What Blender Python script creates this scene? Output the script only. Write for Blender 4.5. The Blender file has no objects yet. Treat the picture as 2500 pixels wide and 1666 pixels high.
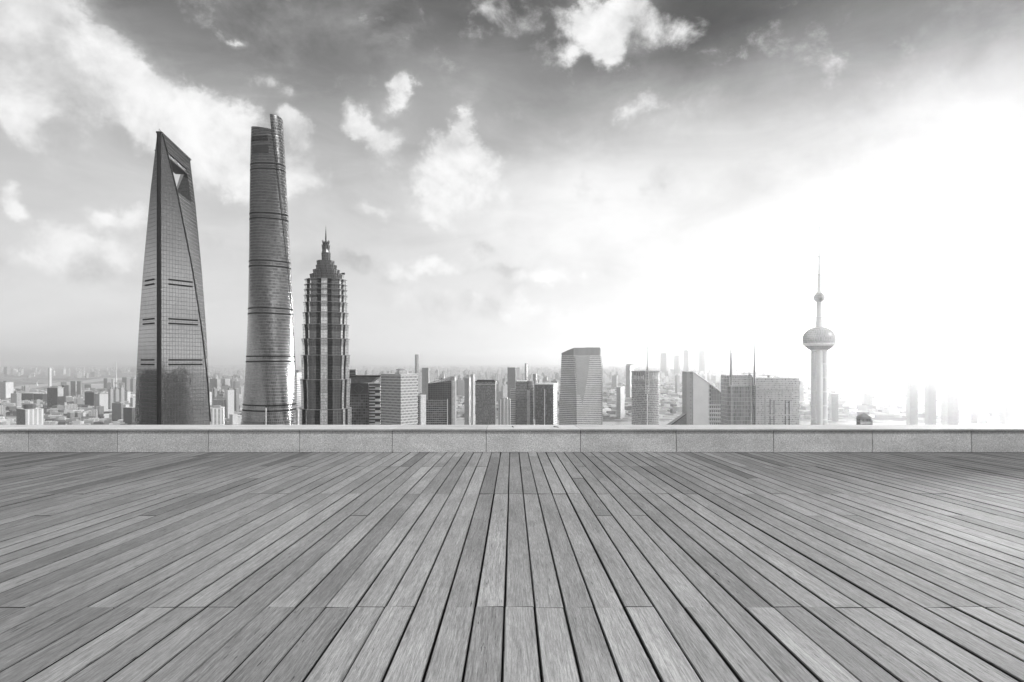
import bpy, bmesh, math, random
import numpy as np
from math import sin, cos, tan, atan, atan2, radians, pi, sqrt, floor
from mathutils import Vector, Matrix

S = bpy.context.scene
COL = S.collection
# ------------------------------------------------------------------ camera
F, CX, HY, EYE = 1667.0, 1250.0, 882.0, 255.0      # focal length and horizon in photo pixels, eye height in metres
cam_d = bpy.data.cameras.new('camera'); cam = bpy.data.objects.new('camera', cam_d); COL.objects.link(cam)
cam_d.sensor_width = 36.0; cam_d.lens = F / 2500 * 36.0
cam_d.shift_y = (HY - 833.0) / 2500.0
cam_d.clip_start = 0.05; cam_d.clip_end = 200000
cam.location = (0, 0, EYE); cam.rotation_euler = (radians(90), 0, 0)
S.camera = cam
S.view_settings.view_transform = 'Standard'; S.view_settings.look = 'None'
S.view_settings.exposure = 0.0; S.view_settings.gamma = 1.0
S.cycles.volume_bounces = 3
S.cycles.max_bounces = 8

SUN_AZ, SUN_EL = radians(106), radians(38)

# ------------------------------------------------------------------ node helpers
class NT:
    def __init__(s, tree): s.t = tree; s.n = tree.nodes; s.l = tree.links
    def new(s, typ, **kw):
        n = s.n.new(typ)
        for k, v in kw.items(): setattr(n, k, v)
        return n
    def put(s, sock, v):
        if hasattr(v, 'default_value') or hasattr(v, 'is_linked'): s.l.new(v, sock)
        else: sock.default_value = v
    def m(s, op, a, b=None, c=None, clamp=False):
        n = s.n.new('ShaderNodeMath'); n.operation = op; n.use_clamp = clamp
        s.put(n.inputs[0], a)
        if b is not None: s.put(n.inputs[1], b)
        if c is not None: s.put(n.inputs[2], c)
        return n.outputs[0]
    def mr(s, v, a, b, c=0.0, d=1.0, smooth=False):
        n = s.n.new('ShaderNodeMapRange'); n.interpolation_type = 'SMOOTHSTEP' if smooth else 'LINEAR'
        s.put(n.inputs[0], v)
        for i, x in zip((1, 2, 3, 4), (a, b, c, d)): s.put(n.inputs[i], x)
        return n.outputs[0]
    def mix(s, f, a, b):                                       # scalar mix
        n = s.n.new('ShaderNodeMix'); n.data_type = 'FLOAT'; s.put(n.inputs[0], f); s.put(n.inputs[2], a); s.put(n.inputs[3], b)
        return n.outputs[0]
    def comb(s, x, y, z=0.0):
        n = s.n.new('ShaderNodeCombineXYZ'); s.put(n.inputs[0], x); s.put(n.inputs[1], y); s.put(n.inputs[2], z); return n.outputs[0]
    def noise(s, vec, scale, detail=4, rough=.55, dist=0.0, color=False):
        n = s.n.new('ShaderNodeTexNoise'); s.put(n.inputs['Vector'], vec)
        n.inputs['Scale'].default_value = scale; n.inputs['Detail'].default_value = detail
        n.inputs['Roughness'].default_value = rough; n.inputs['Distortion'].default_value = dist
        return n.outputs['Color' if color else 'Fac']
    def white(s, vec):
        n = s.n.new('ShaderNodeTexWhiteNoise'); n.noise_dimensions = '2D'; s.put(n.inputs['Vector'], vec); return n.outputs['Value']
    def map(s, vec, scale=(1, 1, 1), loc=(0, 0, 0), rot=(0, 0, 0), vt='POINT'):
        n = s.n.new('ShaderNodeMapping'); n.vector_type = vt; s.put(n.inputs['Vector'], vec)
        n.inputs['Location'].default_value = loc; n.inputs['Rotation'].default_value = rot; n.inputs['Scale'].default_value = scale
        return n.outputs[0]
    def ramp(s, fac, pts):
        n = s.n.new('ShaderNodeValToRGB'); s.put(n.inputs[0], fac); cr = n.color_ramp
        cr.elements[0].position, cr.elements[0].color = pts[0][0], (pts[0][1],) * 3 + (1,)
        cr.elements[1].position, cr.elements[1].color = pts[-1][0], (pts[-1][1],) * 3 + (1,)
        for p, v in pts[1:-1]: e = cr.elements.new(p); e.color = (v, v, v, 1)
        return n.outputs[0]

# ------------------------------------------------------------------ world
W = bpy.data.worlds.new('World'); S.world = W; W.use_nodes = True
g = NT(W.node_tree); g.n.clear()
out = g.new('ShaderNodeOutputWorld'); bg = g.new('ShaderNodeBackground')
g.l.new(bg.outputs[0], out.inputs[0]); bg.inputs[1].default_value = 0.1
tc = g.new('ShaderNodeTexCoord'); sep = g.new('ShaderNodeSeparateXYZ'); g.l.new(tc.outputs['Generated'], sep.inputs[0])
dx, dy, dz = sep.outputs
az = g.m('ARCTAN2', dx, dy)
hyp = g.m('SQRT', g.m('ADD', g.m('MULTIPLY', dx, dx), g.m('MAXIMUM', g.m('MULTIPLY', dy, dy), 1e-5)))
el = g.m('DIVIDE', dz, g.m('MAXIMUM', hyp, 0.05))
def sky_at(px, py):
    px, py = px * 1.0625, py * 1.0625
    return atan((px - CX) / F), (HY - py) / sqrt(F * F + (px - CX) ** 2)
nish = g.new('ShaderNodeTexSky', sky_type='NISHITA'); nish.sun_disc = False
nish.sun_elevation = SUN_EL; nish.sun_rotation = SUN_AZ; nish.air_density = 1.0; nish.dust_density = 2.0
nbw = g.new('ShaderNodeRGBToBW'); g.l.new(nish.outputs[0], nbw.inputs[0])
base = g.ramp(g.mr(el, 0.0, 1.0), [(0, .86), (.02, .86), (.147, .76), (.242, .62), (.338, .42), (.40, .29), (.465, .18), (.53, .12), (.60, .12), (.74, .9), (1.0, 1.1)])
base_b = g.ramp(g.mr(el, 0.0, 1.0), [(0, 1.35), (.09, 1.15), (.16, .5), (.23, .16), (.32, .07), (.55, .09), (.66, .12), (.80, .9), (1.0, 1.0)])
behind = g.mr(g.m('ABSOLUTE', az), .78, 1.05, 0.0, 1.0, True)
base = g.mix(behind, base, base_b)
base = g.m('ADD', g.m('MULTIPLY', base, .92), g.m('MINIMUM', g.m('MULTIPLY', nbw.outputs[0], .004), .04))
P2 = g.comb(az, el, 0.0)
flat = g.comb(g.m('DIVIDE', dx, g.m('ADD', g.m('ABSOLUTE', dz), .12)), g.m('DIVIDE', dy, g.m('ADD', g.m('ABSOLUTE', dz), .12)), 0.0)
def blob(p, px, py, rx, ry, rot=0.0, w=1.0, hard=0.0):
    a, e = sky_at(px, py); k = 1.0625 / F
    c = 1 / (1 + ((px * 1.0625 - CX) / F) ** 2)
    n = g.map(p, scale=(rx * k * c, ry * k * sqrt(c), 1), loc=(a, e, 0), rot=(0, 0, radians(rot)), vt='TEXTURE')
    L = g.new('ShaderNodeVectorMath', operation='LENGTH'); g.l.new(n, L.inputs[0])
    return g.mr(L.outputs['Value'], hard, 1.0, w, 0.0, smooth=True)
def total(lst, op='ADD'):
    r = lst[0]
    for x in lst[1:]: r = g.m(op, r, x)
    return r
wn = g.noise(P2, 9.0, 6, .6, color=True)
wv = g.new('ShaderNodeVectorMath', operation='MULTIPLY_ADD')
g.l.new(wn, wv.inputs[0]); wv.inputs[1].default_value = (.10, .10, 0)
wsub = g.new('ShaderNodeVectorMath', operation='ADD'); wsub.inputs[1].default_value = (-.05, -.05, 0)
g.l.new(P2, wv.inputs[2]); g.l.new(wv.outputs[0], wsub.inputs[0]); PW = wsub.outputs[0]
# heaped clouds: centre, radii (photo), tilt, weight
CL = [(60, 60, 300, 230, -20, 1.4), (260, 160, 190, 140, -35, 1.3), (390, 250, 210, 125, -32, 1.4), (500, 300, 150, 115, -20, 1.3), (560, 390, 200, 110, -10, 1.0),
      (430, 360, 200, 90, -25, .72), (20, 250, 110, 90, -30, .8), (60, 310, 80, 60, 0, .55), (150, 250, 160, 110, 0, .5),
      (680, 288, 58, 52, 0, 1.1), (705, 395, 80, 65, 0, 1.0), (690, 330, 60, 90, 0, .5), (770, 400, 50, 50, 0, .45),
      (820, 255, 66, 56, 20, .95), (850, 290, 90, 60, -30, .6), (885, 320, 76, 66, 0, .7), (900, 390, 90, 70, 0, .35), (940, 190, 40, 56, -25, 1.0), (920, 235, 48, 35, 0, .75),
      (1055, 268, 44, 52, 0, 1.15), (1045, 330, 80, 70, 0, 1.25), (1030, 410, 90, 100, 0, 1.1), (1110, 450, 85, 75, 0, 1.0), (1090, 380, 80, 70, 0, .9), (1000, 480, 110, 70, 0, .7),
      (1370, 50, 110, 80, 20, 1.0), (1390, 100, 80, 62, 20, 1.15), (1310, 130, 50, 46, 30, .75), (1440, 20, 110, 60, 0, .75), (1510, 70, 150, 80, 0, .42), (1330, 20, 90, 60, 0, .6), (1180, 60, 160, 90, 0, .25),
      (538, 93, 36, 20, 0, .6), (610, 190, 34, 34, 0, .3), (650, 215, 30, 26, 0, .35), (30, 462, 62, 48, 0, 1.0),
      (135, 530, 110, 75, 0, 1.1), (170, 600, 190, 90, 0, .85), (245, 495, 60, 50, 0, .8), (310, 515, 90, 55, 0, .9), (300, 580, 110, 60, 0, .7), (30, 560, 90, 70, 0, .4),
      (860, 480, 75, 32, 0, .8), (480, 540, 60, 40, 0, .5), (1000, 625, 190, 34, 0, .9), (1240, 640, 190, 40, -4, .95), (1100, 580, 60, 36, 10, .9),
      (1040, 690, 260, 40, 0, .5), (820, 610, 70, 36, 0, .8), (700, 600, 120, 50, 0, .4), (1470, 245, 60, 46, 0, .4), (1200, 720, 300, 40, 0, .5), (1500, 420, 90, 70, 0, .6)]
field = total([blob(PW, *c) for c in CL])
field = g.m('ADD', g.m('MINIMUM', field, 1.35), g.m('MULTIPLY', behind, g.m('MULTIPLY', g.mr(g.noise(P2, 2.6, 3, .5), .42, .65, 0.0, 1.0), g.mr(el, .12, .3, 1.0, .25))))
fbm = g.noise(P2, 13.0, 10, .62, .25)
fine = g.noise(g.map(P2, loc=(3.1, 1.7, 0)), 42.0, 8, .65)
dens = g.m('ADD', field, g.m('ADD', g.m('MULTIPLY', g.m('SUBTRACT', fbm, .5), 1.9), g.m('MULTIPLY', g.m('SUBTRACT', fine, .5), .35)))
big_n = g.noise(g.map(P2, loc=(5.5, 2.1, 0), scale=(1, 1.5, 1)), 4.5, 8, .6, .5)
wide = g.m('ADD', g.m('MULTIPLY', field, .9), g.m('ADD', g.m('MULTIPLY', g.m('SUBTRACT', big_n, .5), 2.2), g.m('MULTIPLY', g.m('SUBTRACT', fbm, .5), .8)))
high_b = g.m('MULTIPLY', behind, g.mr(el, .1, .22))
cov = g.m('MAXIMUM', g.mr(dens, .06, .74, 0, 1, True), g.m('MULTIPLY', g.mr(wide, -.05, .9, 0, 1, True), g.mr(el, .10, .5, .8, .42)))
cov = g.m('MULTIPLY', cov, g.m('SUBTRACT', 1.0, g.m('MULTIPLY', high_b, .9)))
# a cloud is brighter toward the upper left rims: compare density with a copy shifted toward the light
fbm2 = g.noise(g.map(P2, loc=(.018, -.022, 0)), 13.0, 7, .5, .25)
relief = g.m('MULTIPLY', g.m('SUBTRACT', fbm, fbm2), .55)
body = g.noise(g.map(P2, loc=(9.2, 4.7, 0)), 7.0, 6, .55, .4)
cl_col = g.m('ADD', g.m('ADD', g.mr(body, .34, .60, .56, .90, True), relief), g.m('MULTIPLY', g.mr(dens, .5, 1.3), .10))
cl_col = g.m('MAXIMUM', g.m('MULTIPLY', cl_col, g.mr(el, .0, .5, 1.0, .96)), .3)
# thin high cloud veils and dark streaks
veil = g.noise(g.map(P2, scale=(1.0, 2.6, 1), rot=(0, 0, radians(-14))), 5.0, 8, .6, .6)
skyc = g.m('MULTIPLY', base, g.m('ADD', 1.0, g.m('MULTIPLY', g.m('SUBTRACT', veil, .5), g.mr(el, .05, .5, .25, 1.1))))
dark = total([blob(PW, 1640, 30, 420, 150, 12, .62), blob(PW, 1240, 150, 330, 150, 0, .12), blob(PW, 880, 60, 60, 130, -20, .3), blob(PW, 600, 60, 230, 140, 0, .25), blob(PW, 900, 640, 60, 20, 0, .1), blob(PW, 1180, 665, 60, 16, 0, .14), blob(PW, 1560, 690, 90, 14, 0, .1), blob(PW, 2200, 150, 70, 60, 0, .12)])
skyc = g.m('MULTIPLY', skyc, g.m('SUBTRACT', 1.0, g.m('MINIMUM', dark, .75)))
soft = total([blob(PW, 1050, 200, 300, 150, 10, .10), blob(PW, 1800, 300, 620, 170, 8, .14), blob(PW, 2280, 220, 480, 200, 14, .26), blob(PW, 1480, 330, 420, 200, 8, .12), blob(PW, 1550, 470, 850, 250, 6, .12), blob(PW, 1250, 470, 400, 200, 0, .2)])
sky = g.mix(cov, g.m('ADD', skyc, soft), cl_col)
# the veiled sun's glow, low on the right
glow = total([blob(P2, 2380, 715, 350, 110, 2, 470.0), blob(P2, 2330, 560, 760, 380, 10, .42), blob(P2, 2100, 640, 950, 330, 6, .30), blob(P2, 1800, 720, 1400, 460, 4, .17)])
sky = g.m('ADD', sky, glow)
sky = g.mix(g.mr(el, -.03, .0), .42, sky)
sky = g.m('MULTIPLY', sky, 10.0)
g.l.new(sky, bg.inputs[0])
W.cycles.sampling_method = 'MANUAL'; W.cycles.sample_map_resolution = 1024

# ------------------------------------------------------------------ sun
sd = bpy.data.lights.new('sun', 'SUN'); sd.energy = 3.2; sd.angle = radians(.6); sd.color = (1, 1, 1)
so = bpy.data.objects.new('sun', sd); COL.objects.link(so)
sv = Vector((sin(SUN_AZ) * cos(SUN_EL), cos(SUN_AZ) * cos(SUN_EL), sin(SUN_EL)))
so.rotation_euler = sv.to_track_quat('Z', 'Y').to_euler(); so.location = (0, 0, 900)

# ------------------------------------------------------------------ scene helpers
def X(px, Y): return (px - CX) / F * Y
def Zh(py, Y): return EYE + (HY - py) / F * Y
def ground(px, py, z=0.0):
    Y = (EYE - z) * F / (py - HY); return X(px, Y), Y
def thing(name, label, cat, loc=(0, 0, 0), rz=0.0, group=None):
    o = bpy.data.objects.new(name, None); COL.objects.link(o); o.empty_display_size = 1
    o.location = loc; o.rotation_euler = (0, 0, rz); tag(o, label, cat, group); return o
def tag(o, label=None, cat=None, group=None, kind=None):
    if label: o['label'] = label
    if cat: o['category'] = cat
    if group: o['group'] = group
    if kind: o['kind'] = kind
    return o
class MB:
    def __init__(s): s.v = []; s.f = []; s.uv = []; s.mi = []; s.at = []
    def face(s, pts, uv=None, mi=0, at=0.0):
        b = len(s.v); s.v += [tuple(p) for p in pts]; s.f.append(list(range(b, b + len(pts))))
        if uv is None:
            n = Vector((0, 0, 0)); p0 = Vector(pts[0])
            for i in range(1, len(pts) - 1): n += (Vector(pts[i]) - p0).cross(Vector(pts[i + 1]) - p0)
            if n.length > 0: n.normalize()
            if abs(n.z) > .9: uv = [(p[0], p[1]) for p in pts]
            else:
                t = Vector((-n.y, n.x, 0)); t.normalize()
                uv = [(t.x * p[0] + t.y * p[1] + 500, p[2]) for p in pts]
        s.uv += list(uv); s.mi.append(mi); s.at.append(at)
    def loft(s, A, B, mi=0, uv=None):                          # A, B: rings of 3-D points, same count, counter-clockwise from above
        n = len(A)
        for i in range(n):
            j = (i + 1) % n
            s.face([A[i], A[j], B[j], B[i]], mi=mi)
    def prism(s, poly, z0, z1, poly2=None, mi=0, cap=True, cmi=None, bottom=False):
        q = poly2 or poly
        A = [(x, y, z0) for x, y in poly]; B = [(x, y, z1) for x, y in q]
        s.loft(A, B, mi)
        if cap: s.face(B, mi=mi if cmi is None else cmi)
        if bottom: s.face(A[::-1], mi=mi)
    def box(s, x0, x1, y0, y1, z0, z1, mi=0, bottom=True):
        s.prism([(x0, y0), (x1, y0), (x1, y1), (x0, y1)], z0, z1, mi=mi, bottom=bottom)
    def tube(s, p0, p1, r0, r1=None, n=8, mi=0, cap=True):
        r1 = r0 if r1 is None else r1
        a = Vector(p0); b = Vector(p1); d = (b - a).normalized(); u = d.orthogonal().normalized(); w = d.cross(u)
        A = [a + (u * cos(2 * pi * i / n) + w * sin(2 * pi * i / n)) * r0 for i in range(n)]
        B = [b + (u * cos(2 * pi * i / n) + w * sin(2 * pi * i / n)) * r1 for i in range(n)]
        for i in range(n):
            j = (i + 1) % n; s.face([A[i], A[j], B[j], B[i]], mi=mi)
        if cap: s.face(A[::-1], mi=mi); s.face(B, mi=mi)
    def lathe(s, prof, n=32, cx=0, cy=0, mi=0):               # prof: (r, z) from bottom to top
        for (r0, z0), (r1, z1) in zip(prof, prof[1:]):
            for i in range(n):
                a, b = 2 * pi * i / n, 2 * pi * (i + 1) / n
                pts = [(cx + r0 * cos(a), cy + r0 * sin(a), z0), (cx + r0 * cos(b), cy + r0 * sin(b), z0), (cx + r1 * cos(b), cy + r1 * sin(b), z1), (cx + r1 * cos(a), cy + r1 * sin(a), z1)]
                R = max(r0, r1); uv = [(a * R, z0), (b * R, z0), (b * R, z1), (a * R, z1)]
                if r0 < 1e-6: pts = pts[1:]; uv = uv[1:]
                elif r1 < 1e-6: pts = pts[:3]; uv = uv[:3]
                s.face(pts, uv=uv, mi=mi)
    def build(s, name, mat, parent=None, smooth=False, merge=True, attr=None):
        me = bpy.data.meshes.new(name); me.from_pydata(s.v, [], s.f)
        ul = me.uv_layers.new(name='UVMap'); fl = []
        for u in s.uv: fl += [u[0], u[1]]
        ul.data.foreach_set('uv', fl)
        for m in (mat if isinstance(mat, (list, tuple)) else [mat]): me.materials.append(m)
        me.polygons.foreach_set('material_index', s.mi)
        if attr:
            A = me.attributes.new(attr, 'FLOAT', 'FACE'); A.data.foreach_set('value', s.at)
        if merge:
            bm = bmesh.new(); bm.from_mesh(me); bmesh.ops.remove_doubles(bm, verts=bm.verts, dist=1e-4)
            bmesh.ops.recalc_face_normals(bm, faces=bm.faces); bm.to_mesh(me); bm.free()
        if smooth:
            me.polygons.foreach_set('use_smooth', [True] * len(me.polygons))
        me.update()
        o = bpy.data.objects.new(name, me); COL.objects.link(o)
        if parent: o.parent = parent
        return o
def rect(cx, cy, w, d, rot=0.0):
    c, s_ = cos(rot), sin(rot)
    return [(cx + c * a - s_ * b, cy + s_ * a + c * b) for a, b in ((-w / 2, -d / 2), (w / 2, -d / 2), (w / 2, d / 2), (-w / 2, d / 2))]

# ------------------------------------------------------------------ materials
def base_mat(name):
    m = bpy.data.materials.new(name); m.use_nodes = True; g = NT(m.node_tree); b = g.n['Principled BSDF']; return m, g, b
def col(g, b, v):
    c = g.comb(v, v, v); g.l.new(c, b.inputs['Base Color'])
def plain(name, v, rough=.7, metal=0.0, var=.25, scale=.2, objvar=0.0, spec=.5):
    m, g, b = base_mat(name); tc = g.new('ShaderNodeTexCoord')
    n = g.noise(tc.outputs['Object'], scale, 5, .6)
    x = g.m('MULTIPLY', v, g.mr(n, .3, .7, 1 - var, 1 + var))
    if objvar:
        oi = g.new('ShaderNodeObjectInfo'); x = g.m('MULTIPLY', x, g.mr(oi.outputs['Random'], 0, 1, 1 - objvar, 1 + objvar))
    col(g, b, x); b.inputs['Roughness'].default_value = rough; b.inputs['Metallic'].default_value = metal
    b.inputs['Specular IOR Level'].default_value = spec
    return m
def facade(name, glass, frame, w, h, fw, fh, metal=.0, rough=.15, jit=.3, frough=.6, fmetal=0.0, objvar=0.0, bump=0.0, spec=.5, stain=.12, off=(0, 0)):
    """glass panes in a frame grid laid out in metres: pane width w, storey h, mullion fw, spandrel fh"""
    m, g, b = base_mat(name); uv = g.new('ShaderNodeTexCoord'); s = g.new('ShaderNodeSeparateXYZ'); g.l.new(uv.outputs['UV'], s.inputs[0])
    u = g.m('DIVIDE', g.m('ADD', s.outputs[0], off[0]), w); v = g.m('DIVIDE', g.m('ADD', s.outputs[1], off[1]), h)
    mu = g.m('LESS_THAN', g.m('FRACT', u), fw / w); mv = g.m('LESS_THAN', g.m('FRACT', v), fh / h)
    mask = g.m('MAXIMUM', mu, mv)
    r = g.white(g.comb(g.m('FLOOR', u), g.m('FLOOR', v)))
    gl = g.m('MULTIPLY', glass, g.mr(r, 0, 1, 1 - jit, 1 + jit))
    n = g.noise(g.map(uv.outputs['UV'], scale=(.05, .05, 1)), 1.0, 5, .6)
    fr = g.m('MULTIPLY', frame, g.mr(n, .3, .7, 1 - stain, 1 + stain))
    if objvar:
        oi = g.new('ShaderNodeObjectInfo'); k = g.mr(oi.outputs['Random'], 0, 1, 1 - objvar, 1 + objvar); fr = g.m('MULTIPLY', fr, k)
    x = g.mix(mask, gl, fr); col(g, b, x)
    g.put(b.inputs['Roughness'], g.mix(mask, g.m('ADD', rough, g.m('MULTIPLY', r, rough * .5)), frough))
    g.put(b.inputs['Metallic'], g.mix(mask, metal, fmetal)); b.inputs['Specular IOR Level'].default_value = spec
    if bump:
        bn = g.noise(g.map(uv.outputs['UV'], scale=(.16, .10, 1)), 1.0, 3, .5)
        bp = g.new('ShaderNodeBump'); bp.inputs['Strength'].default_value = 1.0; bp.inputs['Distance'].default_value = bump
        g.l.new(g.m('ADD', bn, g.m('MULTIPLY', r, .12)), bp.inputs['Height']); g.l.new(bp.outputs[0], b.inputs['Normal'])
    return m
DARK = plain('dark_metal', .02, .5, .3, spec=.15)
MID = plain('grey_metal', .22, .5, .2)
PALE = plain('pale_concrete', .55, .8, objvar=.15)
WHITE = plain('white_paint', .8, .6)
GREY = plain('grey_concrete', .32, .8, objvar=.2)
BLACK = plain('black_gap', .010, .9, spec=.05)

exec_parts = []
# ------------------------------------------------------------------ terrace: planks and wall
TILT = atan((941.5 - HY) / F)                                # the deck falls gently away from the viewer, for drainage
def deck_xy(px, py, z=-1.5):
    u, v = (px - CX) / F, (HY - py) / F
    yd = cos(TILT) - v * sin(TILT); zd = sin(TILT) + v * cos(TILT); t = z / zd
    return u * t, yd * t
def deck_z(py, y):                                           # height in the terrace frame of a pixel row at a distance
    v = (HY - py) / F; return y * (sin(TILT) + v * cos(TILT)) / (cos(TILT) - v * sin(TILT))
WALL_Y = deck_xy(1250, 1104.5)[1]
def wood():
    m, g, b = base_mat('weathered_plank'); tc = g.new('ShaderNodeTexCoord')
    at = g.new('ShaderNodeAttribute', attribute_name='seed'); seed = at.outputs['Fac']
    p = tc.outputs['Object']
    offv = g.comb(g.m('MULTIPLY', seed, 37.0), g.m('MULTIPLY', seed, 91.0), g.m('MULTIPLY', seed, 13.0))
    add = g.new('ShaderNodeVectorMath', operation='ADD'); g.l.new(p, add.inputs[0]); g.l.new(offv, add.inputs[1]); q = add.outputs[0]
    tone = g.white(g.comb(seed, 3.3)); tone2 = g.white(g.comb(g.m('ADD', seed, 5.5), 1.3))
    blot = g.noise(g.map(q, scale=(3.0, .8, 1)), 1.0, 4, .6)
    gr1 = g.noise(g.map(q, scale=(42, 1.6, 1)), 1.0, 6, .65, 1.2)
    gr2 = g.noise(g.map(q, scale=(150, 9.0, 1), rot=(0, 0, radians(4))), 1.0, 4, .6)
    crk = g.noise(g.map(q, scale=(70, 5.0, 1), rot=(0, 0, radians(-6))), 1.0, 3, .5, .4)
    crack = g.m('MULTIPLY', g.mr(crk, .66, .72), g.mr(tone2, .35, .9))
    pore = g.mr(g.noise(g.map(q, scale=(420, 34.0, 1)), 1.0, 2, .5), .56, .74)
    big = g.noise(g.map(p, scale=(.16, .16, 1)), 1.0, 5, .6)
    v = g.mr(tone, 0, 1, .155, .235)
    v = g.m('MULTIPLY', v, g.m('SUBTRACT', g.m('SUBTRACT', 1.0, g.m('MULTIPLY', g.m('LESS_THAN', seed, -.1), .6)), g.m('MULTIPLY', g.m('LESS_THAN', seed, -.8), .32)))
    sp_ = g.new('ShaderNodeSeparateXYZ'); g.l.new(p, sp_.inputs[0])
    vignette = g.m('ADD', g.m('ABSOLUTE', sp_.outputs[0]), g.m('MULTIPLY', g.m('SUBTRACT', g.noise(g.map(p, scale=(.22, .12, 1)), 1.0, 5, .6), .5), 7.0))
    v = g.m('MULTIPLY', v, g.mr(vignette, .5, 9.5, 1.3, .72, True))  # vignette painted into the board colour: light centre, shaded sides, ragged by noise
    v = g.m('MULTIPLY', v, g.m('SUBTRACT', 1.0, g.m('MULTIPLY', g.m('GREATER_THAN', tone2, .88), .22)))
    v = g.m('MULTIPLY', v, g.mr(blot, .25, .75, .80, 1.18))
    v = g.m('MULTIPLY', v, g.mr(gr1, .28, .72, .62, 1.34))
    v = g.m('MULTIPLY', v, g.mr(gr2, .25, .75, .66, 1.32))
    v = g.m('MULTIPLY', v, g.mr(big, .3, .7, .84, 1.14))
    v = g.m('MULTIPLY', v, g.m('SUBTRACT', 1.0, g.m('MULTIPLY', crack, .75)))
    v = g.m('MULTIPLY', v, g.m('SUBTRACT', 1.0, g.m('MULTIPLY', pore, .35)))
    col(g, b, v); g.put(b.inputs['Roughness'], g.mr(gr1, .3, .7, .66, .82)); b.inputs['Specular IOR Level'].default_value = .16
    bp = g.new('ShaderNodeBump'); bp.inputs['Strength'].default_value = .8; bp.inputs['Distance'].default_value = .004
    g.l.new(g.m('SUBTRACT', g.m('ADD', gr1, g.m('MULTIPLY', gr2, .5)), g.m('MULTIPLY', crack, 1.5)), bp.inputs['Height']); g.l.new(bp.outputs[0], b.inputs['Normal'])
    return m
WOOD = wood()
rnd = random.Random(7)
PITCH = 22.07 / 163.5 * 1.5
x_off = deck_xy(1250, 1104.5)[0] - .0334 * 1.5
k_first = -112
mb = MB()
rows = [14.4, 12.72, 11.1, 9.52, 7.93, 6.3, 4.68, 3.05, 1.45, -.2, -2.0]
for k in range(k_first, 113):
    xc0 = x_off + k * PITCH
    # where this line of boards is jointed
    pat = {0: [12.72, 7.93, 3.05], 1: [14.4, 9.52, 4.68, .0], 2: [11.1, 7.93, 1.45], 3: [12.72, 9.52, 4.68, -.2]}[rnd.choice([0, 1, 2, 3]) if k % 2 else rnd.choice([1, 3])]
    ends = [WALL_Y - .004] + [e + rnd.uniform(-.012, .012) for e in pat] + [-2.6]
    gl_, gr_ = rnd.uniform(.002, .0078), rnd.uniform(.002, .0078)
    for e1, e0 in zip(ends, ends[1:]):
        a = xc0 + gl_ + rnd.uniform(-.001, .0015); c = xc0 + PITCH - gr_ + rnd.uniform(-.0015, .001)
        sk = rnd.uniform(-.003, .003); h = rnd.uniform(-.003, .0025); hl = rnd.uniform(-.0015, .0015)
        y0, y1 = e0 + .0025, e1 - .0025; zt = -1.5 + h; r = .0058; sd_ = rnd.random() + .001
        prof = [(a, zt - .04), (a, zt + hl - r), (a + r, zt + hl), (c - r, zt - hl), (c, zt - hl - r), (c, zt - .04)]
        A = [(x, y0, z) for x, z in prof]; B = [(x + sk, y1, z) for x, z in prof]
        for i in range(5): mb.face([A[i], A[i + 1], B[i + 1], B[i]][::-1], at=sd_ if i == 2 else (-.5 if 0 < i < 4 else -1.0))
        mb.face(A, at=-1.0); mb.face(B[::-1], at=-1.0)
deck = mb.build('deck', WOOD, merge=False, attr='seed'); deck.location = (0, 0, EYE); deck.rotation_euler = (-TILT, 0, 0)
tag(deck, 'weathered grey timber deck of long planks running to the stone wall', 'deck', kind='structure')
mb = MB(); mb.box(-24, 24, -2.6, WALL_Y + 1.9, -1.75, -1.575)
o = mb.build('terrace_slab', BLACK); o.location = (0, 0, EYE); o.rotation_euler = (-TILT, 0, 0)
tag(o, 'dark slab under the planks', 'slab', kind='structure')

def granite(name, lo, hi, vein=True):
    m, g, b = base_mat(name); tc = g.new('ShaderNodeTexCoord'); p = tc.outputs['Object']; oi = g.new('ShaderNodeObjectInfo')
    s1 = g.noise(p, 95.0, 3, .7); s2 = g.noise(p, 38.0, 3, .6); big = g.noise(p, 1.6, 5, .6); big2 = g.noise(g.map(p, rot=(0, radians(35), 0), scale=(.8, 1, 5)), 1.0, 5, .6)
    v = g.mr(s1, .38, .62, lo, hi)
    v = g.m('MULTIPLY', v, g.mr(s2, .35, .65, .86, 1.14)); v = g.m('MULTIPLY', v, g.mr(big, .3, .7, .88, 1.12)); v = g.m('MULTIPLY', v, g.mr(big2, .35, .65, .92, 1.06))
    v = g.m('MULTIPLY', v, g.mr(oi.outputs['Random'], 0, 1, .92, 1.08))
    col(g, b, v); b.inputs['Roughness'].default_value = .75
    bp = g.new('ShaderNodeBump'); bp.inputs['Strength'].default_value = .4; bp.inputs['Distance'].default_value = .002; g.l.new(s1, bp.inputs['Height']); g.l.new(bp.outputs[0], b.inputs['Normal'])
    return m
GRAN = granite('grey_granite', .34, .82); COPE = granite('pale_granite', .40, .50)
wall = thing('parapet_wall', 'low grey granite parapet wall of long blocks under pale coping slabs at the deck edge', 'wall', (0, 0, EYE)); wall.rotation_euler = (-TILT, 0, 0)
yf = WALL_Y; zb = -1.5
z_block = deck_z(1052.5, yf); z_cope0 = deck_z(1052.0, yf - .02) ; z_cope1 = deck_z(1048.0, yf - .03)
yb = yf + .3
yb = z_cope1 * (cos(TILT) - (HY - 1037.5) / F * sin(TILT)) / (sin(TILT) + (HY - 1037.5) / F * cos(TILT))
joints = [-150, 64, 269, 478, 688, 901, 1117, 1334, 1554, 1778, 2005, 2233, 2464, 2700]
jx = [deck_xy(j * 1.0625, 1104.5)[0] for j in joints]
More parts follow.
